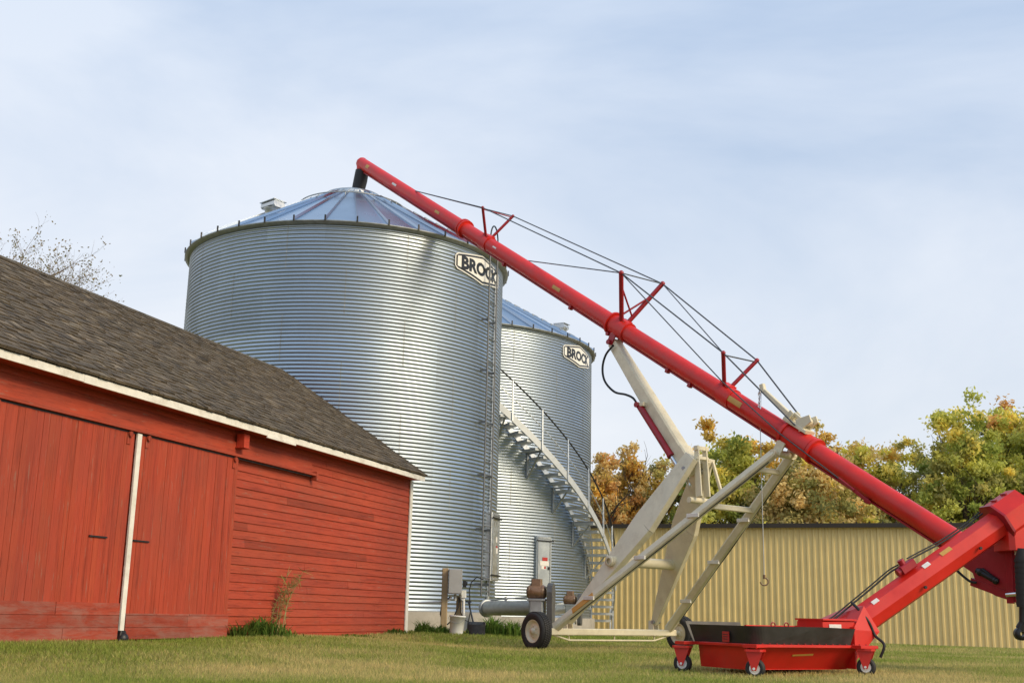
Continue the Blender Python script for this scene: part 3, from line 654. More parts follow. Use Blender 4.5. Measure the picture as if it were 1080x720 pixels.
# truss posts and cables
TP = {}
for nm, t, a, h_, r_ in (('A', 6.49, .403, .70, .030), ('B', 11.42, .511, .98, .042), ('C', 14.25, .402, .66, .034)):
    for sg_ in (-1, 1):
        top = L(t, sg_*a, h_); bot = L(t, sg_*.075, RT-.02); TP[nm, sg_] = top
        c = MB(); c.tube([bot, top], r_, 10); c.ball(top, r_*1.15); c.build('truss_post', 'red_dark', ag)
    if nm == 'B':
        c = MB(); c.tube([L(t, -a*.86, h_*.82), L(t, .13, RT+.10)], .018, 8); c.tube([L(t, a*.80, h_*.76), L(t, -.13, RT+.10)], .018, 8); c.build('cross_brace', 'red_dark', ag)
    if nm != 'B':
        c = MB(); c.tube([TP[nm, -1]-uu*.03, TP[nm, 1]-uu*.03], .012, 8); c.build('tie_rod', 'red_dark' if nm == 'A' else 'cable', ag)
    sd = MB(); sd.beam(L(t-.10, 0, RT+.008), L(t+.10, 0, RT+.008), nn, .20, .035); sd.build('post_saddle', 'red_paint', ag)
def cable(pts, r=.011, mtn='cable', sag=0):
    c = MB()
    for a, b_ in zip(pts[:-1], pts[1:]):
        c.tube([a+(b_-a)*k/6-V((0, 0, sag*4*(k/6)*(1-k/6))) for k in range(7)], r, 6)
    return c.build('truss_cable' if mtn == 'cable' else 'hose', mtn, ag)
for sg_ in (-1, 1):
    cable([L(3.1, sg_*.05, RT), TP['A', sg_], TP['B', sg_], TP['C', sg_], L(15.9, sg_*.16, .22)], .0125)
cable([L(7.7, .13, .06), TP['B', -1]], .012); cable([TP['B', -1], TP['B', 1]], .011)
cable([TP['B', 1], TP['C', -1]], .009); cable([TP['B', -1], L(14.3, -.24, .22), L(15.75, -.21, .0), L(17.3, -.17, -.12)], .010)
c = MB(); c.beam(L(17.25, -.16, -.12), L(17.6, -.14, -.16), uu, .05, .03); c.tube([L(17.0, -.185, -.09), L(17.3, -.17, -.12)], .02, 8); c.build('cable_bracket', 'red_dark', ag)
# jib winch on top of the tube
jb = MB(); jb.beam(L(15.62, -.02, RT+.055), L(16.10, -.02, RT+.055), nn, .22, .05)
for s_ in (-.10, .06): jb.beam(L(15.66, s_, RT+.07), L(15.70, s_, .36), dd, .10, .025, .07, .025); jb.beam(L(15.90, s_, RT+.07), L(16.06, s_, .42), dd, .20, .025, .11, .025)
jb.beam(L(15.72, -.02, .25), L(14.93, -.02, .40), nn, .07, .10, .055, .07); jb.beam(L(14.99, -.02, .37), L(14.90, -.02, .46), nn, .07, .08); jb.beam(L(15.70, -.02, .33), L(15.98, -.02, .30), nn, .05, .05); jib = jb.build('jib', 'cream', ag)
jw = MB(); jw.tube([L(15.98, -.11, .33), L(15.98, .10, .33)], .06, 16); jw.build('winch_drum', 'cream', jib)
hk = MB(); jt = L(14.92, -.06, .38); hb = V((jt.x, jt.y, PP(814, 606, jt, V((0, 1, 0))).z)); hk.tube([jt, hb], .006, 6); hk.build('hoist_cable', 'galv_light', jib)
hk = MB(); hk.tube([hb, hb-V((0, 0, .06))], .02, 8); hk.tube([hb+V((.0+.06*math.sin(a)*(1), 0, -.10-.055*math.cos(a)*-1)) for a in np.linspace(0, 4.6, 12)], .011, 8); hk.build('hoist_hook', 'motor', jib)
hk = MB()
for k in range(4): hk.tube([jt+V((.02*math.sin(k*1.7+a), .02*math.cos(a), -.06-k*.075+.04*math.cos(a*2))) for a in np.linspace(0, 2*PI, 8)], .006, 6)
hk.tube([jt+V((.03, -.02, -.02)), jt+V((.0, -.03, -.42))], .007, 6); hk.build('chain', 'chrome', jib)
# axle and wheels
def ax_(s, dz=0, dh=0): return axc+nn*s+hh*dh+V((0, 0, dz))
WR = .305
am = MB(); am.beam(ax_(-1.55, .01), ax_(1.45, .01), V((0, 0, 1)), .11, .12); axle = am.build('axle', 'cream', ag)
tr = MB(); zz = [(-1.4, -.03), (-1.02, -.125), (0, -.125), (.95, -.125), (1.35, -.03)]
tr.tube([ax_(s, z) for s, z in zz], .016, 8)
for s in (-1.02, 0, .95): tr.tube([ax_(s, -.12), ax_(s, -.03)], .012, 6)
tr.build('axle_truss_rod', 'cream', axle)
lg = MB()
for s in (-1.03, .966):
    for k in (-.06, .06): lg.beam(ax_(s+k, -.05, -.02), ax_(s+k, .22, -.04), hh, .16, .014, .10, .014)
lg.build('arm_lug', 'cream', axle)
def wheel(s):
    c = ax_(s); c = V((c.x, c.y, gzs(c.x, c.y)+WR-.012)); d_ = -nn
    w = MB(); w.lathe(c, d_, [(.175, -.075), (.20, -.095), (.255, -.105), (.285, -.09), (WR-.005, -.06), (WR, -.03), (WR, .03), (WR-.005, .06), (.285, .09), (.255, .105), (.20, .095), (.175, .075)], 48)
    for gx in (-.045, -.0, .045):
        w.mi = 0
    for i in range(52):
        a = 2*PI*i/52; u_ = V((0, 0, 1)); u_ = (u_-d_*u_.dot(d_)).normalized(); v_ = d_.cross(u_); rr = u_*math.cos(a)+v_*math.sin(a); tt = -u_*math.sin(a)+v_*math.cos(a)
        for x0, x1, of in ((-.062, -.024, 0), (-.018, .018, .5), (.024, .062, 0)):
            b_ = 2*PI*(i+of)/52; rr = u_*math.cos(b_)+v_*math.sin(b_); tt = -u_*math.sin(b_)+v_*math.cos(b_)
            w.beam(c+rr*(WR-.002)+d_*x0, c+rr*(WR-.002)+d_*x1, tt, .026, .018)
    o = w.build('wheel', 'tyre', ag)
    r_ = MB(); r_.lathe(c, d_, [(.182, -.078), (.190, -.07), (.165, -.05), (.160, .0), (.168, .062), (.190, .078), (.178, .086), (.160, .065), (.150, .035), (.10, .045), (.075, .062), (.055, .064), (.05, .075), (.045, .10), (.005, .104)], 36)
    for i in range(6): a = 2*PI*i/6; u_ = V((0, 0, 1)); v_ = d_.cross(u_); q = c+(u_*math.cos(a)+v_*math.sin(a))*.078; r_.tube([q+d_*.055, q+d_*.078], .011, 6)
    r_.lathe(c, d_, [(.004, -.06), (.16, -.06), (.182, -.078)], 30)
    r_.build('rim', 'cream', o, fix=False)
wheel(-1.72); wheel(1.62)
# lower arms (two big tapered plates), pivot block, upper arm
piv = I(737, 494)
for sg_, bs in ((-1, -1.03), (1, .966)):
    top = piv+nn*(.16*sg_)+V((0, 0, .08)); bot = ax_(bs, .17)
    mid = bot+(top-bot)*.62
    c = MB(); c.beam(bot, mid, hh, .11, .10, .50, .12, .06); c.beam(mid, top+V((0, 0, .10)), hh, .50, .12, .26, .11, .06)
    c.build('lower_arm', 'cream', ag)
def arm_pt(sg_, k):
    bs = -1.03 if sg_ < 0 else .966; top = piv+nn*(.16*sg_)+V((0, 0, .08)); bot = ax_(bs, .17); return bot+(top-bot)*k
pa_, pb_ = arm_pt(-1, .385), arm_pt(1, .385); e_ = (pb_-pa_).normalized()
c = MB(); c.tube([pa_-e_*.12, pb_+e_*.10], .085, 20); c.lathe(pa_-e_*.16, e_, [(.05, 0), (.085, 0), (.085, .05), (.05, .05), (.05, .0)], 20); c.lathe(pb_+e_*.05, e_, [(.07, 0), (.10, 0), (.10, .07), (.07, .07)], 20); c.build('cross_pipe', 'cream', ag, fix=False)
c = MB()
for s in (-.11, .08): c.beam(piv+nn*s+V((0, 0, -.46))+hh*.10, piv+nn*s+V((0, 0, .36))+hh*.06, hh, .13, .03, .09, .03)
c.beam(piv+nn*-.14+V((0, 0, .32))+hh*.06, piv+nn*.14+V((0, 0, .32))+hh*.06, V((0, 0, 1)), .07, .08); c.beam(piv+nn*-.14+V((0, 0, .16))+hh*.08, piv+nn*.12+V((0, 0, .16))+hh*.08, V((0, 0, 1)), .05, .06)
c.beam(piv+nn*.22+V((0, 0, .12))+hh*.10, piv+nn*.27+V((0, 0, -.40))+hh*.24, hh, .05, .04); c.beam(piv+nn*.16+V((0, 0, .15))+hh*.06, piv+nn*.26+V((0, 0, .13))+hh*.10, V((0, 0, 1)), .05, .05)
c.tube([piv-nn*.24+V((0, 0, -.52)), piv+nn*.26+V((0, 0, -.52))], .05, 16)
c.build('pivot_block', 'cream', ag)
up_top = L(11.38, 0, -.30); c = MB()
pl_ = I(729, 496); c.beam(up_top, pl_, hh, .19, .20, .31, .25, .12); up_arm = c.build('lift_arm', 'cream', ag)
c = MB(); ua = (pl_-up_top).normalized(); c.beam(pl_-ua*.42, pl_-ua*.02, hh, .325, .265, .335, .275, .08); c.build('arm_sleeve', 'cream', up_arm)
c = MB()
for s in (-.11, .11): c.beam(up_top+nn*s-uu*.03, up_top+nn*s+uu*.18, dd, .15, .025)
c.tube([up_top-nn*.17, up_top+nn*.17], .045, 14); c.tube([L(11.24, -.14, -.19), L(11.24, .14, -.19)], .035, 14)
c.build('arm_clevis', 'red_dark', ag)
for sg_ in (-1, 1):
    q = arm_pt(sg_, .96); c = MB(); c.tube([q-nn*.085, q+nn*.085], .045, 14); c.tube([q-nn*.095, q+nn*.095], .02, 6); c.build('pivot_pin', 'galv_dull', ag)
    q = arm_pt(sg_, .02)-V((0, 0, .03)); c = MB(); c.tube([q-nn*.09, q+nn*.09], .03, 12); c.build('pivot_pin', 'galv_dull', ag)
# hydraulic cylinder with hose
c0, c1, c2 = I(674, 427, -.15), I(708, 481, -.15), I(728, 512, -.15)
c = MB(); c.tube([c0, c1], .060, 20); c.tube([c1-(c1-c0)*.03, c1], .068, 20); c.tube([c0-nn*.08, c0+nn*.08], .05, 12); cyl = c.build('hydraulic_cylinder', 'red_dark', ag)
c = MB(); c.tube([c1, c2], .032, 16); c.build('piston_rod', 'chrome', cyl)
c = MB(); c.beam(c0-hh*.02, c0+hh*.14, uu, .07, .10); c.build('cylinder_lug', 'cream', cyl)
def spline(pts, n=8):
    out = []; p = [pts[0]]+list(pts)+[pts[-1]]
    for i in range(1, len(p)-2):
        for k in range(n):
            t = k/n; out.append(.5*((2*p[i])+(-p[i-1]+p[i+1])*t+(2*p[i-1]-5*p[i]+4*p[i+1]-p[i+2])*t*t+(-p[i-1]+3*p[i]-3*p[i+1]+p[i+2])*t**3))
    out.append(pts[-1]); return out
c = MB(); c.tube(spline([I(x, y, -.16) for x, y in ((647, 364), (639, 374), (635.5, 388), (638, 402), (648, 413), (660, 416), (668, 420), (673, 428))]), .020, 10); c.build('hydraulic_hose', 'black_rubber', ag)
# transport frame tubes
ft = L(15.80, 0, -.30); FE = {}
for sg_, bs in ((-1, -1.32), (1, 1.32)):
    top = ft+nn*(.20*sg_); bot = ax_(bs, .08); FE[sg_] = (bot, top)
    c = MB(); c.beam(bot, top, hh, .15, .13, .14, .12, .2)
    c.beam(bot+hh*.085+(top-bot)*.03, bot+hh*.085+(top-bot)*.94, hh, .03, .05); fr = c.build('frame_tube', 'cream', ag)
    for k in (.18, .42, .66):
        q = bot+(top-bot)*k; cc = MB(); cc.beam(q-hh*.10-nn*.09, q+hh*.14-nn*.09, uu, .06, .03); cc.build('hose_clip', 'white', fr)
    cc = MB(); cc.tube(spline([bot+(top-bot)*k+hh*(.12+.01*math.sin(k*17)) for k in (.05, .2, .35, .5, .65, .8, .95)]), .010, 6); cc.build('brake_hose', 'cable', fr)
    if sg_ < 0:
        cc = MB(); q0, q1 = bot+(top-bot)*.10-nn*.07, bot+(top-bot)*.20-nn*.07; cc.beam(q0, q1, hh, .10, .014); cc.build('reflector_strip', 'orange', fr)
for k, r_ in ((.715, .045), (.915, .04)):
    a, b_ = [FE[s][0]+(FE[s][1]-FE[s][0])*k for s in (-1, 1)]; c = MB(); c.beam(a, b_, hh, r_*1.9, r_*1.9); c.build('crossbar', 'cream', ag)
c = MB(); c.tube([ft-nn*.26, ft+nn*.26], .055, 14)
for s in (-.16, .16): c.beam(ft+nn*s, ft+nn*s+uu*.20, dd, .16, .03)
c.build('frame_clevis', 'cream', ag)
# boot at the tube's foot
S_ = -.34
by = [(1006, 590), (1022, 572), (1046, 560), (1094, 556), (1094, 634), (1078, 637), (1050, 628), (1030, 616), (1026, 604)]
c = MB(); c.prism([I(x, y, S_) for x, y in by], nn*.68); boot = c.build('boot', 'red_dark', ag)
c = MB(); c.prism([I(x, y, S_-.012) for x, y in ((1024, 609), (1078, 630), (1094, 634), (1094, 642), (1076, 637), (1023, 617))], nn*.70); c.build('boot_skid', 'red_dark', boot)
c = MB(); c.beam(I(1064, 574, S_-.01), I(1066, 636, S_-.01), dd, .09, .03); c.build('boot_rib', 'red_dark', boot)
c = MB()
for (x0, y0, x1, y1, r_) in ((1030, 601, 1048, 611, .035), (1036, 600, 1052, 612, .022)): c.tube([I(x0, y0, S_-.03), I(x1, y1, S_-.03)], r_, 10)
c.ball(I(1034, 603, S_-.03), .05); c.ball(I(1050, 612, S_-.03), .045); c.build('drive_chain', 'black', boot)
c = MB(); c.beam(I(1049, 573, S_-.006), I(1066, 578, S_-.006), uu, .045, .006); c.build('warning_decal', 'decal_yellow', boot)
c = MB(); c.beam(I(1070, 580, S_-.006), I(1084, 580, S_-.006), uu, .11, .006); c.build('warning_decal', 'decal_white', boot)
c = MB(); c.tube([I(1062, 627, S_-.02), I(1076, 626, S_-.06)], .03, 10); c.build('grease_nipple', 'chrome', boot)
# drive shaft hanging at the picture's right edge
pq = [I(1079, y, S_-.25) for y in (578, 590, 640, 656)]
c = MB(); c.tube([pq[0], pq[1], pq[2]], [.06, .095, .07], 18)
for k in range(9): q = pq[1]+(pq[2]-pq[1])*k/9; c.tube([q, q-V((0, 0, .03))], .102-.003*k, 18)
dr = c.build('drive_shaft', 'tyre', ag)
c = MB(); c.tube([pq[2], pq[3]], .045, 14); q = I(1077, 668, S_-.25); c.tube([pq[3], q+V((0, 0, .06))], [.045, .06], 12); c.lathe(q-V((0, .05, 0)), (0, 1, 0), [(.03, 0), (.075, 0), (.075, .1), (.03, .1), (.03, 0)], 18); c.build('shaft_yoke', 'black', dr)
# swing hopper: low tray, transition, octagonal tube, head box
hg = V((.88, .47, 0)).normalized(); he = V((-hg.y, hg.x, 0)); H0 = V((2.66, 12.85, 0))     # near corner on the ground
def Hp(a, b, z): return H0+hg*a+he*b+V((0, 0, z))
HL, HWd = 1.50, 1.08; z0, z1, z2 = .06, .315, .505
c = MB()
c.prism([Hp(.10, .20, z0), Hp(HL, .20, z0), Hp(HL, HWd-.06, z0), Hp(.10, HWd-.06, z0)], (0, 0, .006))
c.prism([Hp(.09, .02, z1), Hp(.09, .21, z0), Hp(.09, .23, z0), Hp(.09, .04, z1)], hg*(HL-.09)); c.beam(Hp(.08, HWd-.05, (z0+z1)/2), Hp(HL, HWd-.05, (z0+z1)/2), V((0, 0, 1)), z1-z0, .02, bev=.02)
c.prism([Hp(.04, .03, z1), Hp(.05, .19, z0), Hp(.05, HWd-.08, z0), Hp(.04, HWd-.05, z1)], hg*.02); c.beam(Hp(HL-.0, .05, .30), Hp(HL-.0, HWd-.05, .30), V((0, 0, 1)), .46, .02, bev=.02)
# rolled rim
for p, q in ((Hp(.02, .0, z1), Hp(HL+.02, 0, z1)), (Hp(.02, 0, z1), Hp(.02, HWd, z1)), (Hp(.02, HWd, z1), Hp(HL, HWd, z1))): c.beam(p, q, V((0, 0, 1)), .03, .07)
hop = c.build('swing_hopper', 'red_paint', ag)
c = MB()
for k in range(16): q = Hp(.1+k*.1, -.012, z1+.016); c.tube([q, q+V((0, 0, .012))], .009, 6)
c.build('rim_bolt', 'red_dark', hop)['kind'] = 'stuff'
# flexible flaps with rounded corner
fl = MB(); n = 10
prof = [Hp(.02, HWd-.01, 0), Hp(.02, .25, 0)]+[Hp(.02+.14*(1-math.cos(a)), .15-.14*math.sin(a)+.0, 0) for a in np.linspace(0, PI/2, 8)]+[Hp(HL*.6, .008, 0), Hp(HL-.12, .008, 0)]
out = lambda p, f_: p
for i in range(len(prof)-1):
    a, b_ = prof[i], prof[i+1]; t_ = (b_-a).normalized(); nrm = V((t_.y, -t_.x, 0)); cen = Hp(HL/2, HWd/2, 0)
    def fp(p, z, th, i_): 
        o_ = (p-cen).normalized()*(.065*(z-z1)/.2); k_ = 1.0 if i_ < 9 else (1.0 if i_ < len(prof)-1 else .94); return p+o_+V((0, 0, z1+.017+(z-z1)*k_))+(cen-p).normalized()*th
    fl.add([fp(a, z1, 0, i), fp(b_, z1, 0, i+1), fp(b_, z2, 0, i+1), fp(a, z2, 0, i), fp(a, z1, .012, i), fp(b_, z1, .012, i+1), fp(b_, z2, .012, i+1), fp(a, z2, .012, i)], [(0, 1, 2, 3), (7, 6, 5, 4), (3, 2, 6, 7), (0, 3, 7, 4), (1, 2, 6, 5), (0, 1, 5, 4)])
fl.build('hopper_flap', 'flap', hop)
c = MB(); c.prism([Hp(.0, HWd+.005, z1+.017), Hp(HL*.50, HWd+.005, z1+.017), Hp(HL*.50, HWd+.07, z2+.05), Hp(-.05, HWd+.07, z2+.05)], he*.012); c.build('hopper_flap', 'flap', hop)
c = MB(); c.beam(Hp(HL*.50, HWd-.02, z2-.045), Hp(HL+.05, HWd-.02, z2-.045), V((0, 0, 1)), .055, .06); c.beam(Hp(HL*.50, HWd-.02, z2+.0), Hp(HL+.05, HWd-.02, z2+.0), V((0, 0, 1)), .04, .04); c.beam(Hp(HL*.5, HWd-.02, z1+.09), Hp(HL+.05, HWd-.02, z1+.09), V((0, 0, 1)), .2, .01); c.build('back_panel', 'red_paint', hop)
q = Hp(-.005, HWd*.40, .40); c = MB(); c.beam(q-he*.055-hg*.034, q+he*.055-hg*.034, V((0, 0, 1)), .11, .012); em = c.build('maker_emblem', 'decal_red', hop)
c = MB()
for k in (-.025, .0, .025): c.beam(q-he*.04-hg*.042+V((0, 0, k)), q+he*.04-hg*.042+V((0, 0, k)), V((0, 0, 1)), .007, .004)
c.build('emblem_stripe', 'flap', hop)
c = MB(); c.prism([Hp(.60, .10, .205), Hp(.90, .10, .215), Hp(.90, .085, .235), Hp(.60, .085, .225)], he*-.006); c.build('hopper_decal', 'decal_yellow', hop)
c = MB(); c.ball(Hp(.03, .14, z1-.05), .03); c.build('red_reflector', 'decal_red', hop)
def caster(p, name='caster', rw=.105):
    """p: ground contact"""
    d_ = (he*.25-hg).normalized(); d_ = V((-.30, -.954, 0)) if False else V((-.42, -.91, 0)).normalized(); c_ = p+V((0, 0, rw-.008)); sd_ = d_
    c = MB()
    top = c_+V((0, 0, .185))
    c.beam(top-V((0, 0, .012)), top+V((0, 0, .012)), V((-d_.y, d_.x, 0)), .20, .20)
    for s in (-1, 1):
        ee = V((-d_.y, d_.x, 0)); b_ = c_+d_*(.062*s); c.prism([b_+V((0, 0, -.02))-ee*.022, b_+V((0, 0, -.02))+ee*.022, b_+ee*.095+V((0, 0, .175)), b_-ee*.085+V((0, 0, .175))], d_*.008)
    o = c.build(name, 'red_paint', hop)
    c = MB(); c.lathe(c_, d_, [(.055, -.035), (.085, -.043), (rw-.008, -.034), (rw, -.015), (rw, .015), (rw-.008, .034), (.085, .043), (.055, .035)], 28)
    c.mi = 1; c.lathe(c_, d_, [(.058, -.037), (.05, -.03), (.02, -.028), (.02, .04), (.03, .042), (.05, .034), (.058, .037)], 20); c.tube([c_-d_*.075, c_+d_*.078], .014, 8); c.build('caster_wheel', ['tyre', 'white_plain'], hop, fix=False)
for q in (Hp(-.02, -.03, 0), Hp(-.16, HWd-.02, 0), Hp(HL+.0, -.10, 0), Hp(HL+.12, HWd+.02, 0)):
    q.z = gzs(q.x, q.y); caster(q)
for a, b_ in ((Hp(-.10, -.04, z1), Hp(.12, .04, z1)), (Hp(-.22, HWd-.04, z1), Hp(.1, HWd-.04, z1)), (Hp(HL-.14, -.09, z1), Hp(HL+.12, -.09, z1)), (Hp(HL, HWd, z1), Hp(HL+.24, HWd, z1))):
    c = MB(); c.beam(a, b_, V((0, 0, 1)), .035, .17); c.build('caster_bracket', 'red_paint', hop)
# swing tube
T0 = Hp(HL-.05, HWd*.40, .33); T1 = P(1062, 546, 14.35)
ta = (T1-T0).normalized()
c = MB(); c.tube([T0, T1], .170, 8, True, smooth=False); sw = c.build('swing_tube', 'red_paint', ag)
c = MB()
vs_ = [Hp(HL+.005, .08, .14), Hp(HL+.005, HWd-.10, .14), Hp(HL+.005, HWd-.10, .50), Hp(HL+.005, .08, .50)]
e2 = T0+ta*.55; tn = V((-ta.y, ta.x, 0)).normalized(); tu = ta.cross(tn); tu = tu if tu.z > 0 else -tu
vs_ += [e2-tn*.18-tu*.17, e2+tn*.18-tu*.17, e2+tn*.18+tu*.17, e2-tn*.18+tu*.17]
c.add(vs_, [(0, 1, 2, 3), (4, 5, 6, 7), (0, 1, 5, 4), (1, 2, 6, 5), (2, 3, 7, 6), (3, 0, 4, 7)]); c.build('tube_transition', 'red_paint', sw)
c = MB(); c.beam(Hp(HL-.42, HWd*.30, .50), Hp(HL+.06, HWd*.30, .50), he, .42, .20, .42, .24); c.beam(Hp(HL-.43, HWd*.3, .605), Hp(HL+.08, HWd*.3, .605), he, .46, .02); gb = c.build('gear_cover', 'red_paint', sw)
c = MB(); c.beam(Hp(HL-.33, HWd*.30-.216, .53), Hp(HL-.15, HWd*.30-.216, .53), V((0, 0, 1)), .05, .006); c.build('cover_decal', 'decal_white', gb)
for k in (.40, .60):
    q = Hp(HL-k-.06, HWd*.62, .50); c = MB(); c.tube([q+hg*.03*math.cos(a)+V((0, 0, .03*math.sin(a)+.03)) for a in np.linspace(0, 2*PI, 13)], .008, 6); c.build('lift_eye', 'red_dark', gb)
# head box (octagonal housing)
oct_ = []
for k in range(8):
    a = PI/8+k*PI/4; oct_.append(tn*(.27*math.cos(a))+tu*(.27*math.sin(a)))
h0 = T1-ta*.16; c = MB()
c.prism([h0+o_ for o_ in oct_], ta*.40); c.beam(h0+ta*.24-V((0, 0, .44)), h0+ta*.24, tn, .42, .34, .42, .34, .15)
hd = c.build('head_box', 'red_paint', sw)
c = MB(); c.lathe(h0-ta*.02, ta, [(.17, 0), (.285, 0), (.285, .03), (.17, .03)], 8, smooth=False, a0=PI/8, a1=2*PI+PI/8); c.build('head_flange', 'red_dark', hd)
c = MB()
for k in (.12, .28): c.beam(h0+ta*k-tn*.08+tu*.262, h0+ta*(k+.01)+tn*.05+tu*.262, tu, .02, .02)
c.build('head_strap', 'red_dark', hd)
# decals, valve and hoses on the swing tube
def on(k, x, z): return T0+ta*k+tn*x+tu*z
lt_ = (T1-T0).length
for k, w_ in ((.52, .10), (.62, .16)):
    q = on(lt_*k, -.115, .125); c = MB(); nrm = (-tn+tu).normalized(); c.beam(q, q+ta*w_, (tn+tu).normalized(), .055, .006); c.build('tube_decal', 'decal_white' if w_ < .15 else 'decal_yellow', sw)
q = on(lt_*.24, -.118, .122); c = MB(); c.beam(q, q+ta*.09, (tn+tu).normalized(), .05, .006); c.build('tube_decal', 'decal_white', sw)
for k in (.16, .47, .78): c = MB(); q = on(lt_*k, -.165, -.06); c.tube([q, q-tn*.03], .018, 8); c.build('tube_bolt', 'black', sw)
c = MB(); q = on(lt_*.47, -.05, .22); c.beam(q-ta*.10, q+ta*.10, tn, .12, .10); c.tube([q+tu*.03-ta*.03, q+tu*.11-ta*.03], .04, 12); c.tube([q-ta*.15, q-ta*.08], .045, 12); c.build('hydraulic_valve', 'red_dark', sw)
for j, (off, r_) in enumerate(((0, .011), (.045, .009))):
    pts = [on(lt_*k, x+off*.6, z+off*.5) for k, x, z in ((-.05, -.02, .24), (.06, -.02, .20), (.16, .0, .21), (.30, .0, .24), (.40, -.02, .27), (.45, -.03, .26))]
    c = MB(); c.tube(spline(pts), r_, 8); c.build('hydraulic_hose', 'black_rubber', sw)
    pts = [on(lt_*k, x+off*.6, z+off*.5) for k, x, z in ((.50, -.02, .26), (.56, .0, .24), (.68, .02, .20), (.80, .03, .19), (.92, .04, .20))]
    c = MB(); c.tube(spline(pts), r_, 8); c.build('hydraulic_hose', 'black_rubber', sw)
pts = [on(lt_*.18, -.02, .23), on(lt_*.17, -.15, .16), on(lt_*.17, -.21, .0), on(lt_*.16, -.23, -.16), Hp(HL+.34, -.05, .34), Hp(HL+.30, -.02, .20)]
c = MB(); c.tube(spline(pts), .016, 8); c.build('hydraulic_hose', 'black_rubber', sw)
pts = [I(1000, 590, -.5), I(1008, 600, -.45), I(1022, 612, -.4), I(1030, 614, -.38)]
c = MB(); c.tube(spline(pts), .016, 8); c.build('hydraulic_hose', 'black_rubber', boot)

# ------------------------------------------------------------------ metal shed behind
FA = .338; SO = V((2.85, 41.3, 0)); sx = V((math.cos(FA), -math.sin(FA), 0)); sn = V((-math.sin(FA), -math.cos(FA), 0))   # outward: towards the viewer
def shx(p): return SO+sx*p.x+sn*p.y+V((0, 0, p.z))
shed = thing('metal_shed', 'long low tan ribbed steel shed with dark roof edge', 'shed', (SO.x, SO.y, -.16), -FA)
SL, SD, SB, SH = 34.0, 10.0, -.30, 3.60
w = MB(shx); pitch = .203; x = 0
prof = []
while x < SL: prof += [(x, 0), (x+.085, 0), (x+.106, .036), (x+.160, .036), (x+.179, 0)]; x += pitch
prof.append((SL, 0))
for (a, ya), (b_, yb) in zip(prof[:-1], prof[1:]):
    tone = 1+.05*noise.noise((math.floor(a/.914+.01)*3.7, 1.1, 0)); w.col = (tone, tone, tone*.99)
    w.quad((a, ya, SB), (b_, yb, SB), (b_, yb, SH), (a, ya, SH))
w.quad((0, 0, SB), (0, -SD, SB), (0, -SD, SH), (0, 0, SH)); w.quad((SL, 0, SB), (SL, -SD, SB), (SL, -SD, SH), (SL, 0, SH)); w.quad((0, -SD, SB), (SL, -SD, SB), (SL, -SD, SH), (0, -SD, SH))
w.add([(0, 0, SH), (0, -SD, SH), (0, -SD/2, SH+.35)], [(0, 1, 2)]); w.add([(SL, 0, SH), (SL, -SD, SH), (SL, -SD/2, SH+.35)], [(0, 1, 2)])
w.build('wall', 'tan_steel', shed, fix=False)
w = MB(shx); w.add([(-.1, .22, SH), (SL+.1, .22, SH), (SL+.1, -SD/2, SH+.40), (-.1, -SD/2, SH+.40), (-.1, -SD-.2, SH), (SL+.1, -SD-.2, SH)], [(0, 1, 2, 3), (3, 2, 5, 4)])
rfo = w.build('roof', 'roof_steel', shed, fix=False)
w = MB(shx); w.box((-.12, .20, SH-.06), (SL+.12, .235, SH+.08)); w.box((-.12, .04, SH-.035), (SL+.12, .198, SH-.02)); w.build('roof_edge', 'brown_trim', rfo)
w = MB(shx); x = 0
while x < SL: w.tube([(x, .21, SH+.085), (x+.02, .21, SH+.12)], .03, 6); x += .41
w.build('roof_cleat', 'brown_trim', rfo)['kind'] = 'stuff'

# ------------------------------------------------------------------ trees
GR = {'gold': [(.34, .21, .03), (.38, .25, .05), (.28, .20, .04)], 'rust': [(.32, .17, .05), (.34, .20, .07), (.27, .17, .06)], 'green': [(.14, .17, .03), (.20, .22, .04), (.25, .25, .05)],
      'yg': [(.30, .28, .045), (.24, .25, .045), (.36, .30, .06)], 'tan': [(.30, .225, .085), (.35, .26, .11), (.24, .20, .07)], 'olive': [(.20, .19, .055), (.25, .22, .065), (.15, .15, .05)], 'deep': [(.09, .12, .025), (.13, .155, .035), (.16, .175, .04)]}
def leaf_quads(cent, rad, n, size, pal, flat=.8):
    """cent (k,3), rad (k), leaves per cluster n"""
    k = len(cent); idx = np.repeat(np.arange(k), n); m_ = len(idx)
    d = rng.normal(0, .45, (m_, 3)); d[:, 2] *= flat; p = cent[idx]+d*rad[idx][:, None]
    a = rng.normal(0, 1, (m_, 3)); a /= np.linalg.norm(a, axis=1)[:, None]; b = np.cross(a, rng.normal(0, 1, (m_, 3))); b /= np.linalg.norm(b, axis=1)[:, None]
    s = size*(.6+.8*rng.random(m_))[:, None]
    vs = np.empty((m_, 4, 3)); vs[:, 0] = p-a*s; vs[:, 1] = p+b*s*.55; vs[:, 2] = p+a*s; vs[:, 3] = p-b*s*.55
    return vs.reshape(-1, 3), idx
def limbs(mb, p, d, ln, r, depth, tips, spread=.55, upb=.25):
    n = 4; pts = [p]; q = p.copy(); dd_ = d.copy()
    for i in range(n): dd_ = (dd_+V((random.gauss(0, .12), random.gauss(0, .12), random.gauss(.04, .08)))).normalized(); q = q+dd_*ln/n; pts.append(q.copy())
    mb.tube(pts, [r*(1-.5*i/n) for i in range(n+1)], 6 if r > .03 else 4, False)
    tips.append((q, depth))
    if depth <= 0: return
    for i in range(random.choice((2, 3, 3))):
        k = random.choice((2, 3, 4)); nd = (dd_+V((random.gauss(0, spread), random.gauss(0, spread), random.gauss(upb, .3)))).normalized()
        limbs(mb, pts[k].copy(), nd, ln*random.uniform(.55, .8), r*.5*random.uniform(.8, 1), depth-1, tips, spread, upb)
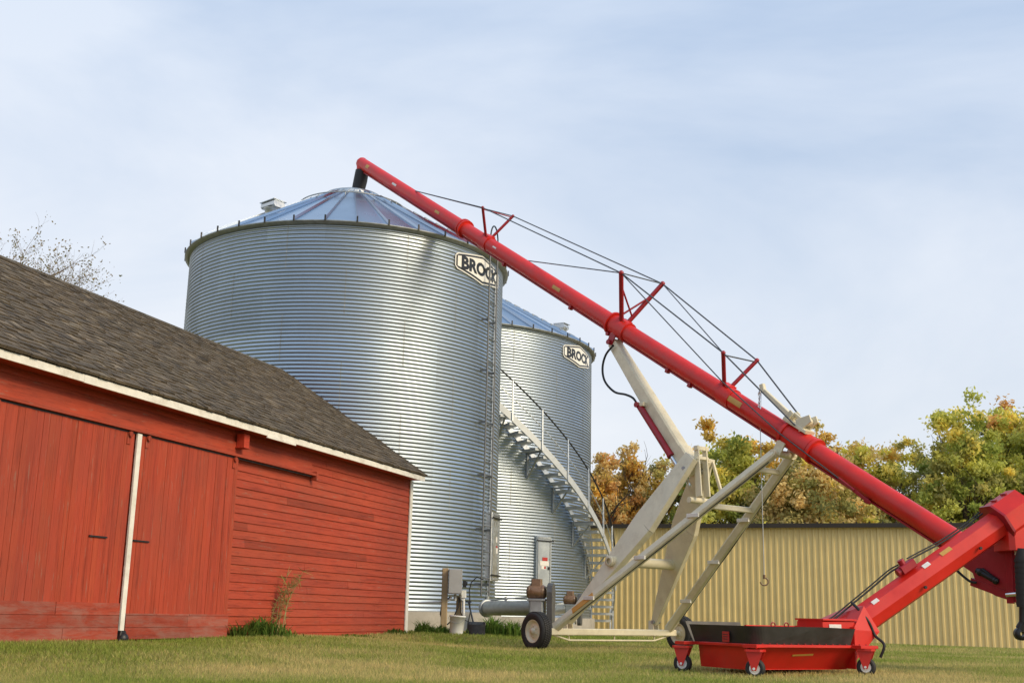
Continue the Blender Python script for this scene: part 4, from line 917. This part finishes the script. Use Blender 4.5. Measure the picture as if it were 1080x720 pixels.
def tree(name, label, cat, x, y_top, hw, Yd, mix, dens=1., base=.25, size=.11, group='autumn trees behind the shed', bare=0., rim=None):
    top = P(x, y_top, Yd); gz_ = gzs(top.x, Yd); H = top.z-gz_; rx = hw/FPX*Yd*1.16
    root = thing(name, label, cat, (top.x, Yd, gz_), 0, group)
    tr = MB(); tips = []; tp = V((top.x, Yd, gz_-.1)); hb = H*base
    tr.tube([tp, tp+V((random.gauss(0, .06), 0, hb*.6)), tp+V((random.gauss(0, .12), 0, hb+.2))], [.055*H**.75+.02, .045*H**.75, .035*H**.75], 8, False)
    q = tp+V((0, 0, hb))
    for i in range(5):
        a = 2*PI*i/5+random.random(); limbs(tr, q+V((0, 0, random.random()*.3*H)), V((math.cos(a)*.55*rx/max(.4*H, 1), math.sin(a)*.5, .9)).normalized(), H*.22, .022*H**.75, 3 if H > 3 else 2, tips)
    tr.build('trunk', 'bark', root, fix=False)
    cz = gz_+hb+(H-hb)*.5; rz = (H-hb)*.5; n = int(150*dens*max(1, rx*rz/4)**.8)
    c = rng.normal(0, 1, (n, 3)); c /= np.linalg.norm(c, axis=1)[:, None]; c *= (.35+.65*rng.random(n)**.45)[:, None]
    nb = np.array([noise.noise((a*1.7+x*.1, b*1.7, d*1.7)) for a, b, d in c]); c *= (1+.42*nb)[:, None]
    keep = np.array([noise.noise((a*2.6+3, b*2.6+x*.1, d*2.6)) for a, b, d in c]) > -.28; c = c[keep]; nb = nb[keep]
    rel = c.copy(); c = c*np.array([rx, rx*.8, rz])+np.array([top.x, Yd, cz])
    rad = (.28+.34*rng.random(len(c)))*(.55+.14*rx)
    vs, idx = leaf_quads(c, rad, int(130*(1-bare)), size*.84, None)
    names = list(mix); wts = np.array([mix[k_] for k_ in names], float); wts /= wts.sum()
    cc = np.empty((len(c), 3))
    for i in range(len(c)):
        pal = GR[names[rng.choice(len(names), p=wts)]]
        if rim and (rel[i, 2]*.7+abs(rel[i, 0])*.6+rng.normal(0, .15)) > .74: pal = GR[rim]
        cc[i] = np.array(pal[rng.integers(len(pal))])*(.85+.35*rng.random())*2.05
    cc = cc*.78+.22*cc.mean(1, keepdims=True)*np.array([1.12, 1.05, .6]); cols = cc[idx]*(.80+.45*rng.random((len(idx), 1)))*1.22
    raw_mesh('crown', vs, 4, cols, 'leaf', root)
TREES = [
 ('autumn_tree', 'small rust coloured tree just right of the farther bin', 'tree', 640, 487, 17, 50, {'rust': 2, 'gold': 1, 'tan': 2}, .75, .3, .10, None),
 ('autumn_tree', 'orange leaved tree standing second from the farther bin', 'tree', 667, 477, 17, 51, {'gold': 2, 'rust': 1, 'tan': 2}, .75, .3, .10, None),
 ('autumn_tree', 'brown and green tree seen left of the cream lift arm', 'tree', 701, 476, 26, 52, {'gold': 1, 'olive': 3, 'tan': 1}, 1., .2, .10, None),
 ('leafy_tree', 'round green tree with golden rim behind the lift frame', 'tree', 768, 446, 50, 49, {'green': 4, 'yg': 2}, 1.5, .12, .11, 'gold'),
 ('autumn_tree', 'narrow golden tree poking out above the red tube', 'tree', 862, 438, 26, 53, {'gold': 3, 'tan': 1}, .8, .25, .10, None),
 ('autumn_tree', 'broad tan tree below the middle of the red tube', 'tree', 855, 478, 58, 47, {'tan': 4, 'olive': 2, 'yg': 1}, 1.4, .06, .10, None),
 ('autumn_tree', 'orange tan tree right of the golden one above the tube', 'tree', 915, 458, 40, 52, {'tan': 2, 'gold': 1, 'yg': 3}, 1.1, .18, .10, None),
 ('thin_tree', 'thin olive tree with sparse leaves in the gap before the tall trees', 'tree', 958, 468, 30, 54, {'olive': 3, 'yg': 1}, .7, .2, .10, None),
 ('leafy_tree', 'tall yellow green tree left of the swing tube head', 'tree', 1012, 436, 46, 50, {'yg': 3, 'green': 2, 'olive': 1}, 1.15, .26, .11, None),
 ('leafy_tree', 'tallest yellow green tree at the right edge with rust top', 'tree', 1062, 424, 50, 53, {'yg': 3, 'green': 2}, 1.2, .3, .11, 'rust'),
 ('leafy_tree', 'green tree mostly beyond the right edge of the view', 'tree', 1120, 425, 50, 50, {'yg': 2, 'green': 3}, 1., .3, .11, None)]
for a in TREES: tree(a[0], a[1], a[2], a[3], a[4], a[5], a[6], a[7], a[8], a[9], a[10], rim=a[11])
SHR = [('tan bush directly right of the farther bin above the shed', 648, 512, 26, 45, {'tan': 4}), ('tan green bush beside the tan one, left of the lower arms', 690, 508, 36, 46, {'olive': 3, 'tan': 2}),
       ('dark green bush framed by the cream frame tubes', 775, 500, 44, 46, {'deep': 4, 'green': 2}), ('tan bush under the tube, right of the frame', 840, 515, 48, 45, {'tan': 4, 'olive': 2}),
       ('olive bush left of where the tube meets the shed roof', 905, 512, 44, 46, {'olive': 3, 'tan': 2, 'yg': 1}), ('dark olive bush behind the lower tube end', 965, 515, 42, 47, {'olive': 3, 'deep': 2}), ('green bush behind the swing tube head', 1035, 505, 52, 47, {'olive': 2, 'deep': 1, 'tan': 1}),
       ('bush at the right edge behind the shed', 1100, 505, 45, 47, {'olive': 2, 'yg': 1})]
for lb, x, yt, hw, Yd, mx in SHR: tree('shrub', lb, 'shrub', x, yt, hw, Yd+6.5, mx, 1.0, .02, .10, 'shrubs behind the shed')

# bare tree behind the barn
root = thing('bare_tree', 'nearly leafless tree rising behind the barn roof at the left edge', 'tree', (-15.8, 31, .15))
tr = MB(); tips = []
tp = V((-15.8, 31, 0)); tr.tube([tp, tp+V((.1, 0, 3.6)), tp+V((.2, 0, 7.0))], [.3, .24, .17], 10, False)
for i in range(26):
    a = random.uniform(-.8, 1.0) if i < 20 else random.random()*6.28
    limbs(tr, tp+V((.15+.02*i, 0, 4.9+.09*i)), V((math.cos(a)*.85, math.sin(a)*.55, .48)).normalized(), 2.15, .075, 4, tips, .5, .12)
tr.build('trunk', 'twig', root, fix=False)
tc = np.array([tuple(t[0]) for t in tips if t[1] <= 1]); sel = rng.random(len(tc)) < .55; tc = tc[sel]
vs, idx = leaf_quads(tc, np.full(len(tc), .22), 7, .034, None); cols = np.array([[.30, .22, .09], [.22, .20, .08], [.34, .26, .15]])[rng.integers(0, 3, len(idx))]
raw_mesh('crown', vs, 4, cols, 'leaf', root)

# ------------------------------------------------------------------ weeds
def weed(x, y, Yd, wid, h, n, label, pal, tall=False, group='weeds along the foundations'):
    p = P(x, y, Yd); z = gzs(p.x, Yd); root = thing('weed_clump', label, 'weed', (p.x, Yd, z), 0, group)
    vs, cols = [], []
    for i in range(n):
        bx_, by_ = p.x+random.gauss(0, wid*.45), Yd+random.gauss(0, .10); hh_ = h*random.uniform(.4, 1)*math.exp(-((bx_-p.x)/wid)**2); a = random.random()*6.28; le = random.uniform(.2, .9)*hh_
        w_ = random.uniform(.006, .014); t_ = V((math.cos(a), math.sin(a), 0)); o_ = V((-t_.y, t_.x, 0)); b0 = V((bx_, by_, z-.01)); m_ = b0+t_*le*.35+V((0, 0, hh_*.7)); e_ = b0+t_*le+V((0, 0, hh_*random.uniform(.75, 1.05)))
        c_ = np.array(pal[random.randrange(len(pal))])*random.uniform(.7, 1.3)
        vs += [b0-o_*w_*.6, b0+o_*w_*.6, m_+o_*w_, m_-o_*w_]; vs += [m_-o_*w_, m_+o_*w_, e_+o_*.002, e_-o_*.002]; cols += [c_, c_]
    raw_mesh('foliage', np.array([tuple(v) for v in vs]), 4, np.array(cols), 'blade', root); return root
GW = [(.14, .24, .045), (.20, .29, .06), (.11, .19, .04)]; GD = [(.09, .15, .03), (.13, .19, .04)]; GY = [(.42, .36, .13), (.33, .33, .10), (.50, .41, .19)]
def wp(s, o=.15): p = BC+BD*s+BN*o; return p
def weed_w(p, wid, h, n, label, pal):
    v = p-CAM; d = v.dot(fw); weed(540+FPX*v.dot(rt)/d, 360-FPX*v.dot(up_)/d, p.y, wid, h, n, label, pal)
weed_w(wp(5.55), .55, .34, 420, 'wide leafy weed clump at the foot of the right barn door', GW)
weed_w(wp(6.1), .25, .26, 120, 'short weed clump beside the right barn door edge', GD)
weed_w(wp(2.6, .12), .6, .10, 200, 'low weed strip along the middle of the barn wall', GW)
weed_w(wp(.8, .12), .5, .14, 200, 'low weed strip near the barn corner', GD)
weed(446, 670, 22.9, .22, .30, 200, 'dark weed clump between the barn corner and electrical box', GD)
weed(464, 671, 22.8, .30, .22, 200, 'weeds at the foot of the electrical box posts', GW)
weed(520, 668, 23.2, .30, .42, 320, 'bright weed clump right of the shovel', GW)
weed(540, 669, 23.0, .34, .36, 320, 'bright weed clump left of the near wheel', GW)
weed(495, 672, 22.9, .2, .16, 100, 'short weeds between bucket and shovel', GW)
# tall seed-headed weed against the barn
p = wp(4.98, .16); z = gzs(p.x, p.y); tw = thing('tall_weed', 'tall wispy dry weed leaning against the barn wall', 'weed', (p.x, p.y, z))
st = MB(); vs, cols = [], []
for i in range(9):
    a = V((p.x+random.gauss(0, .05), p.y+random.gauss(0, .04), z)); e = a+V((random.uniform(.02, .30), random.uniform(-.05, .12), random.uniform(.55, 1.05))); mid = (a+e)/2+V((-.05, 0, .08)); pts = spline([a, mid, e], 5); st.tube(pts, [.006*(1-.6*k/len(pts)) for k in range(len(pts))], 5, False)
    for k in range(34):
        q = pts[random.randrange(3, len(pts))]; d = V((random.gauss(0, .06), random.gauss(0, .05), random.gauss(.02, .05))); o_ = V((random.gauss(0, 1), random.gauss(0, 1), random.gauss(0, 1))).normalized()*.007
        vs += [q-o_, q+o_, q+d+o_*.4, q+d-o_*.4]; cols.append(np.array(GY[random.randrange(3)])*random.uniform(.6, 1.2))
st.build('stem', M('weed_stem', (.36, .30, .13), .8), tw, fix=False); raw_mesh('foliage', np.array([tuple(v) for v in vs]), 4, np.array(cols), 'blade', tw)

# ------------------------------------------------------------------ light
SUN_AZ, SUN_EL = 123.0, 33.0      # clockwise from +Y
sd = V((math.sin(R(SUN_AZ))*math.cos(R(SUN_EL)), math.cos(R(SUN_AZ))*math.cos(R(SUN_EL)), math.sin(R(SUN_EL))))
sl = bpy.data.lights.new('sun', 'SUN'); so = bpy.data.objects.new('sun', sl); C.objects.link(so); sl.energy = 2.8; sl.angle = R(27); sl.color = (1, .82, .54)
so.rotation_euler = sd.to_track_quat('Z', 'Y').to_euler(); so.location = (20, -15, 25)
wd = bpy.data.worlds.new('World'); scene.world = wd; wd.use_nodes = True; t = wd.node_tree
bg = t.nodes['Background']; sky = N(t, 'ShaderNodeTexSky', sky_type='NISHITA'); sky.sun_disc = False; sky.sun_elevation = R(SUN_EL); sky.sun_rotation = R(SUN_AZ); sky.air_density = 1.0; sky.dust_density = 1.5; sky.ozone_density = 1.0
tc = N(t, 'ShaderNodeTexCoord'); mp = N(t, 'ShaderNodeMapping'); mp.inputs['Scale'].default_value = (1, 1, 2.6); t.links.new(tc.outputs['Generated'], mp.inputs[0])
cn = N(t, 'ShaderNodeTexNoise'); cn.inputs['Scale'].default_value = 1.6; cn.inputs['Detail'].default_value = 6; cn.inputs['Roughness'].default_value = .55; cn.inputs['Distortion'].default_value = .5; t.links.new(mp.outputs[0], cn.inputs['Vector'])
sp = N(t, 'ShaderNodeSeparateXYZ'); t.links.new(tc.outputs['Generated'], sp.inputs[0])
haze_c = ramp(t, sp.outputs[2], [(.0, (.94, .95, .97)), (.35, (.80, .86, .96)), (.52, (.72, .81, .95)), (.8, (.44, .63, .88))])
cl2 = mixc(t, .62, sky.outputs[0], mixc(t, 1., ramp(t, sp.outputs[2], [(.0, (.98, .99, 1)), (.25, (.64, .79, 1)), (.50, (.46, .66, .98)), (.75, (.24, .50, .86))]), (9.4, 9.4, 9.4), 'MULTIPLY'))
hz2 = mixc(t, 1., haze_c, (9.4, 9.4, 9.4), 'MULTIPLY')
cf = ramp(t, mth(t, 'SUBTRACT', cn.outputs[0], mth(t, 'MULTIPLY', sp.outputs[0], .28)), [(.28, (.12, .12, .12)), (.68, (.95, .95, .95))])
col = mixc(t, cf, cl2, hz2)
t.links.new(col, bg.inputs[0]); bg.inputs[1].default_value = .098
vs_ = scene.view_settings; vs_.view_transform = 'Standard'; vs_.look = 'None'; vs_.gamma = 1; vs_.exposure = 0.15; vs_.use_curve_mapping = False
scene.cycles.max_bounces = 8; scene.cycles.use_denoising = True
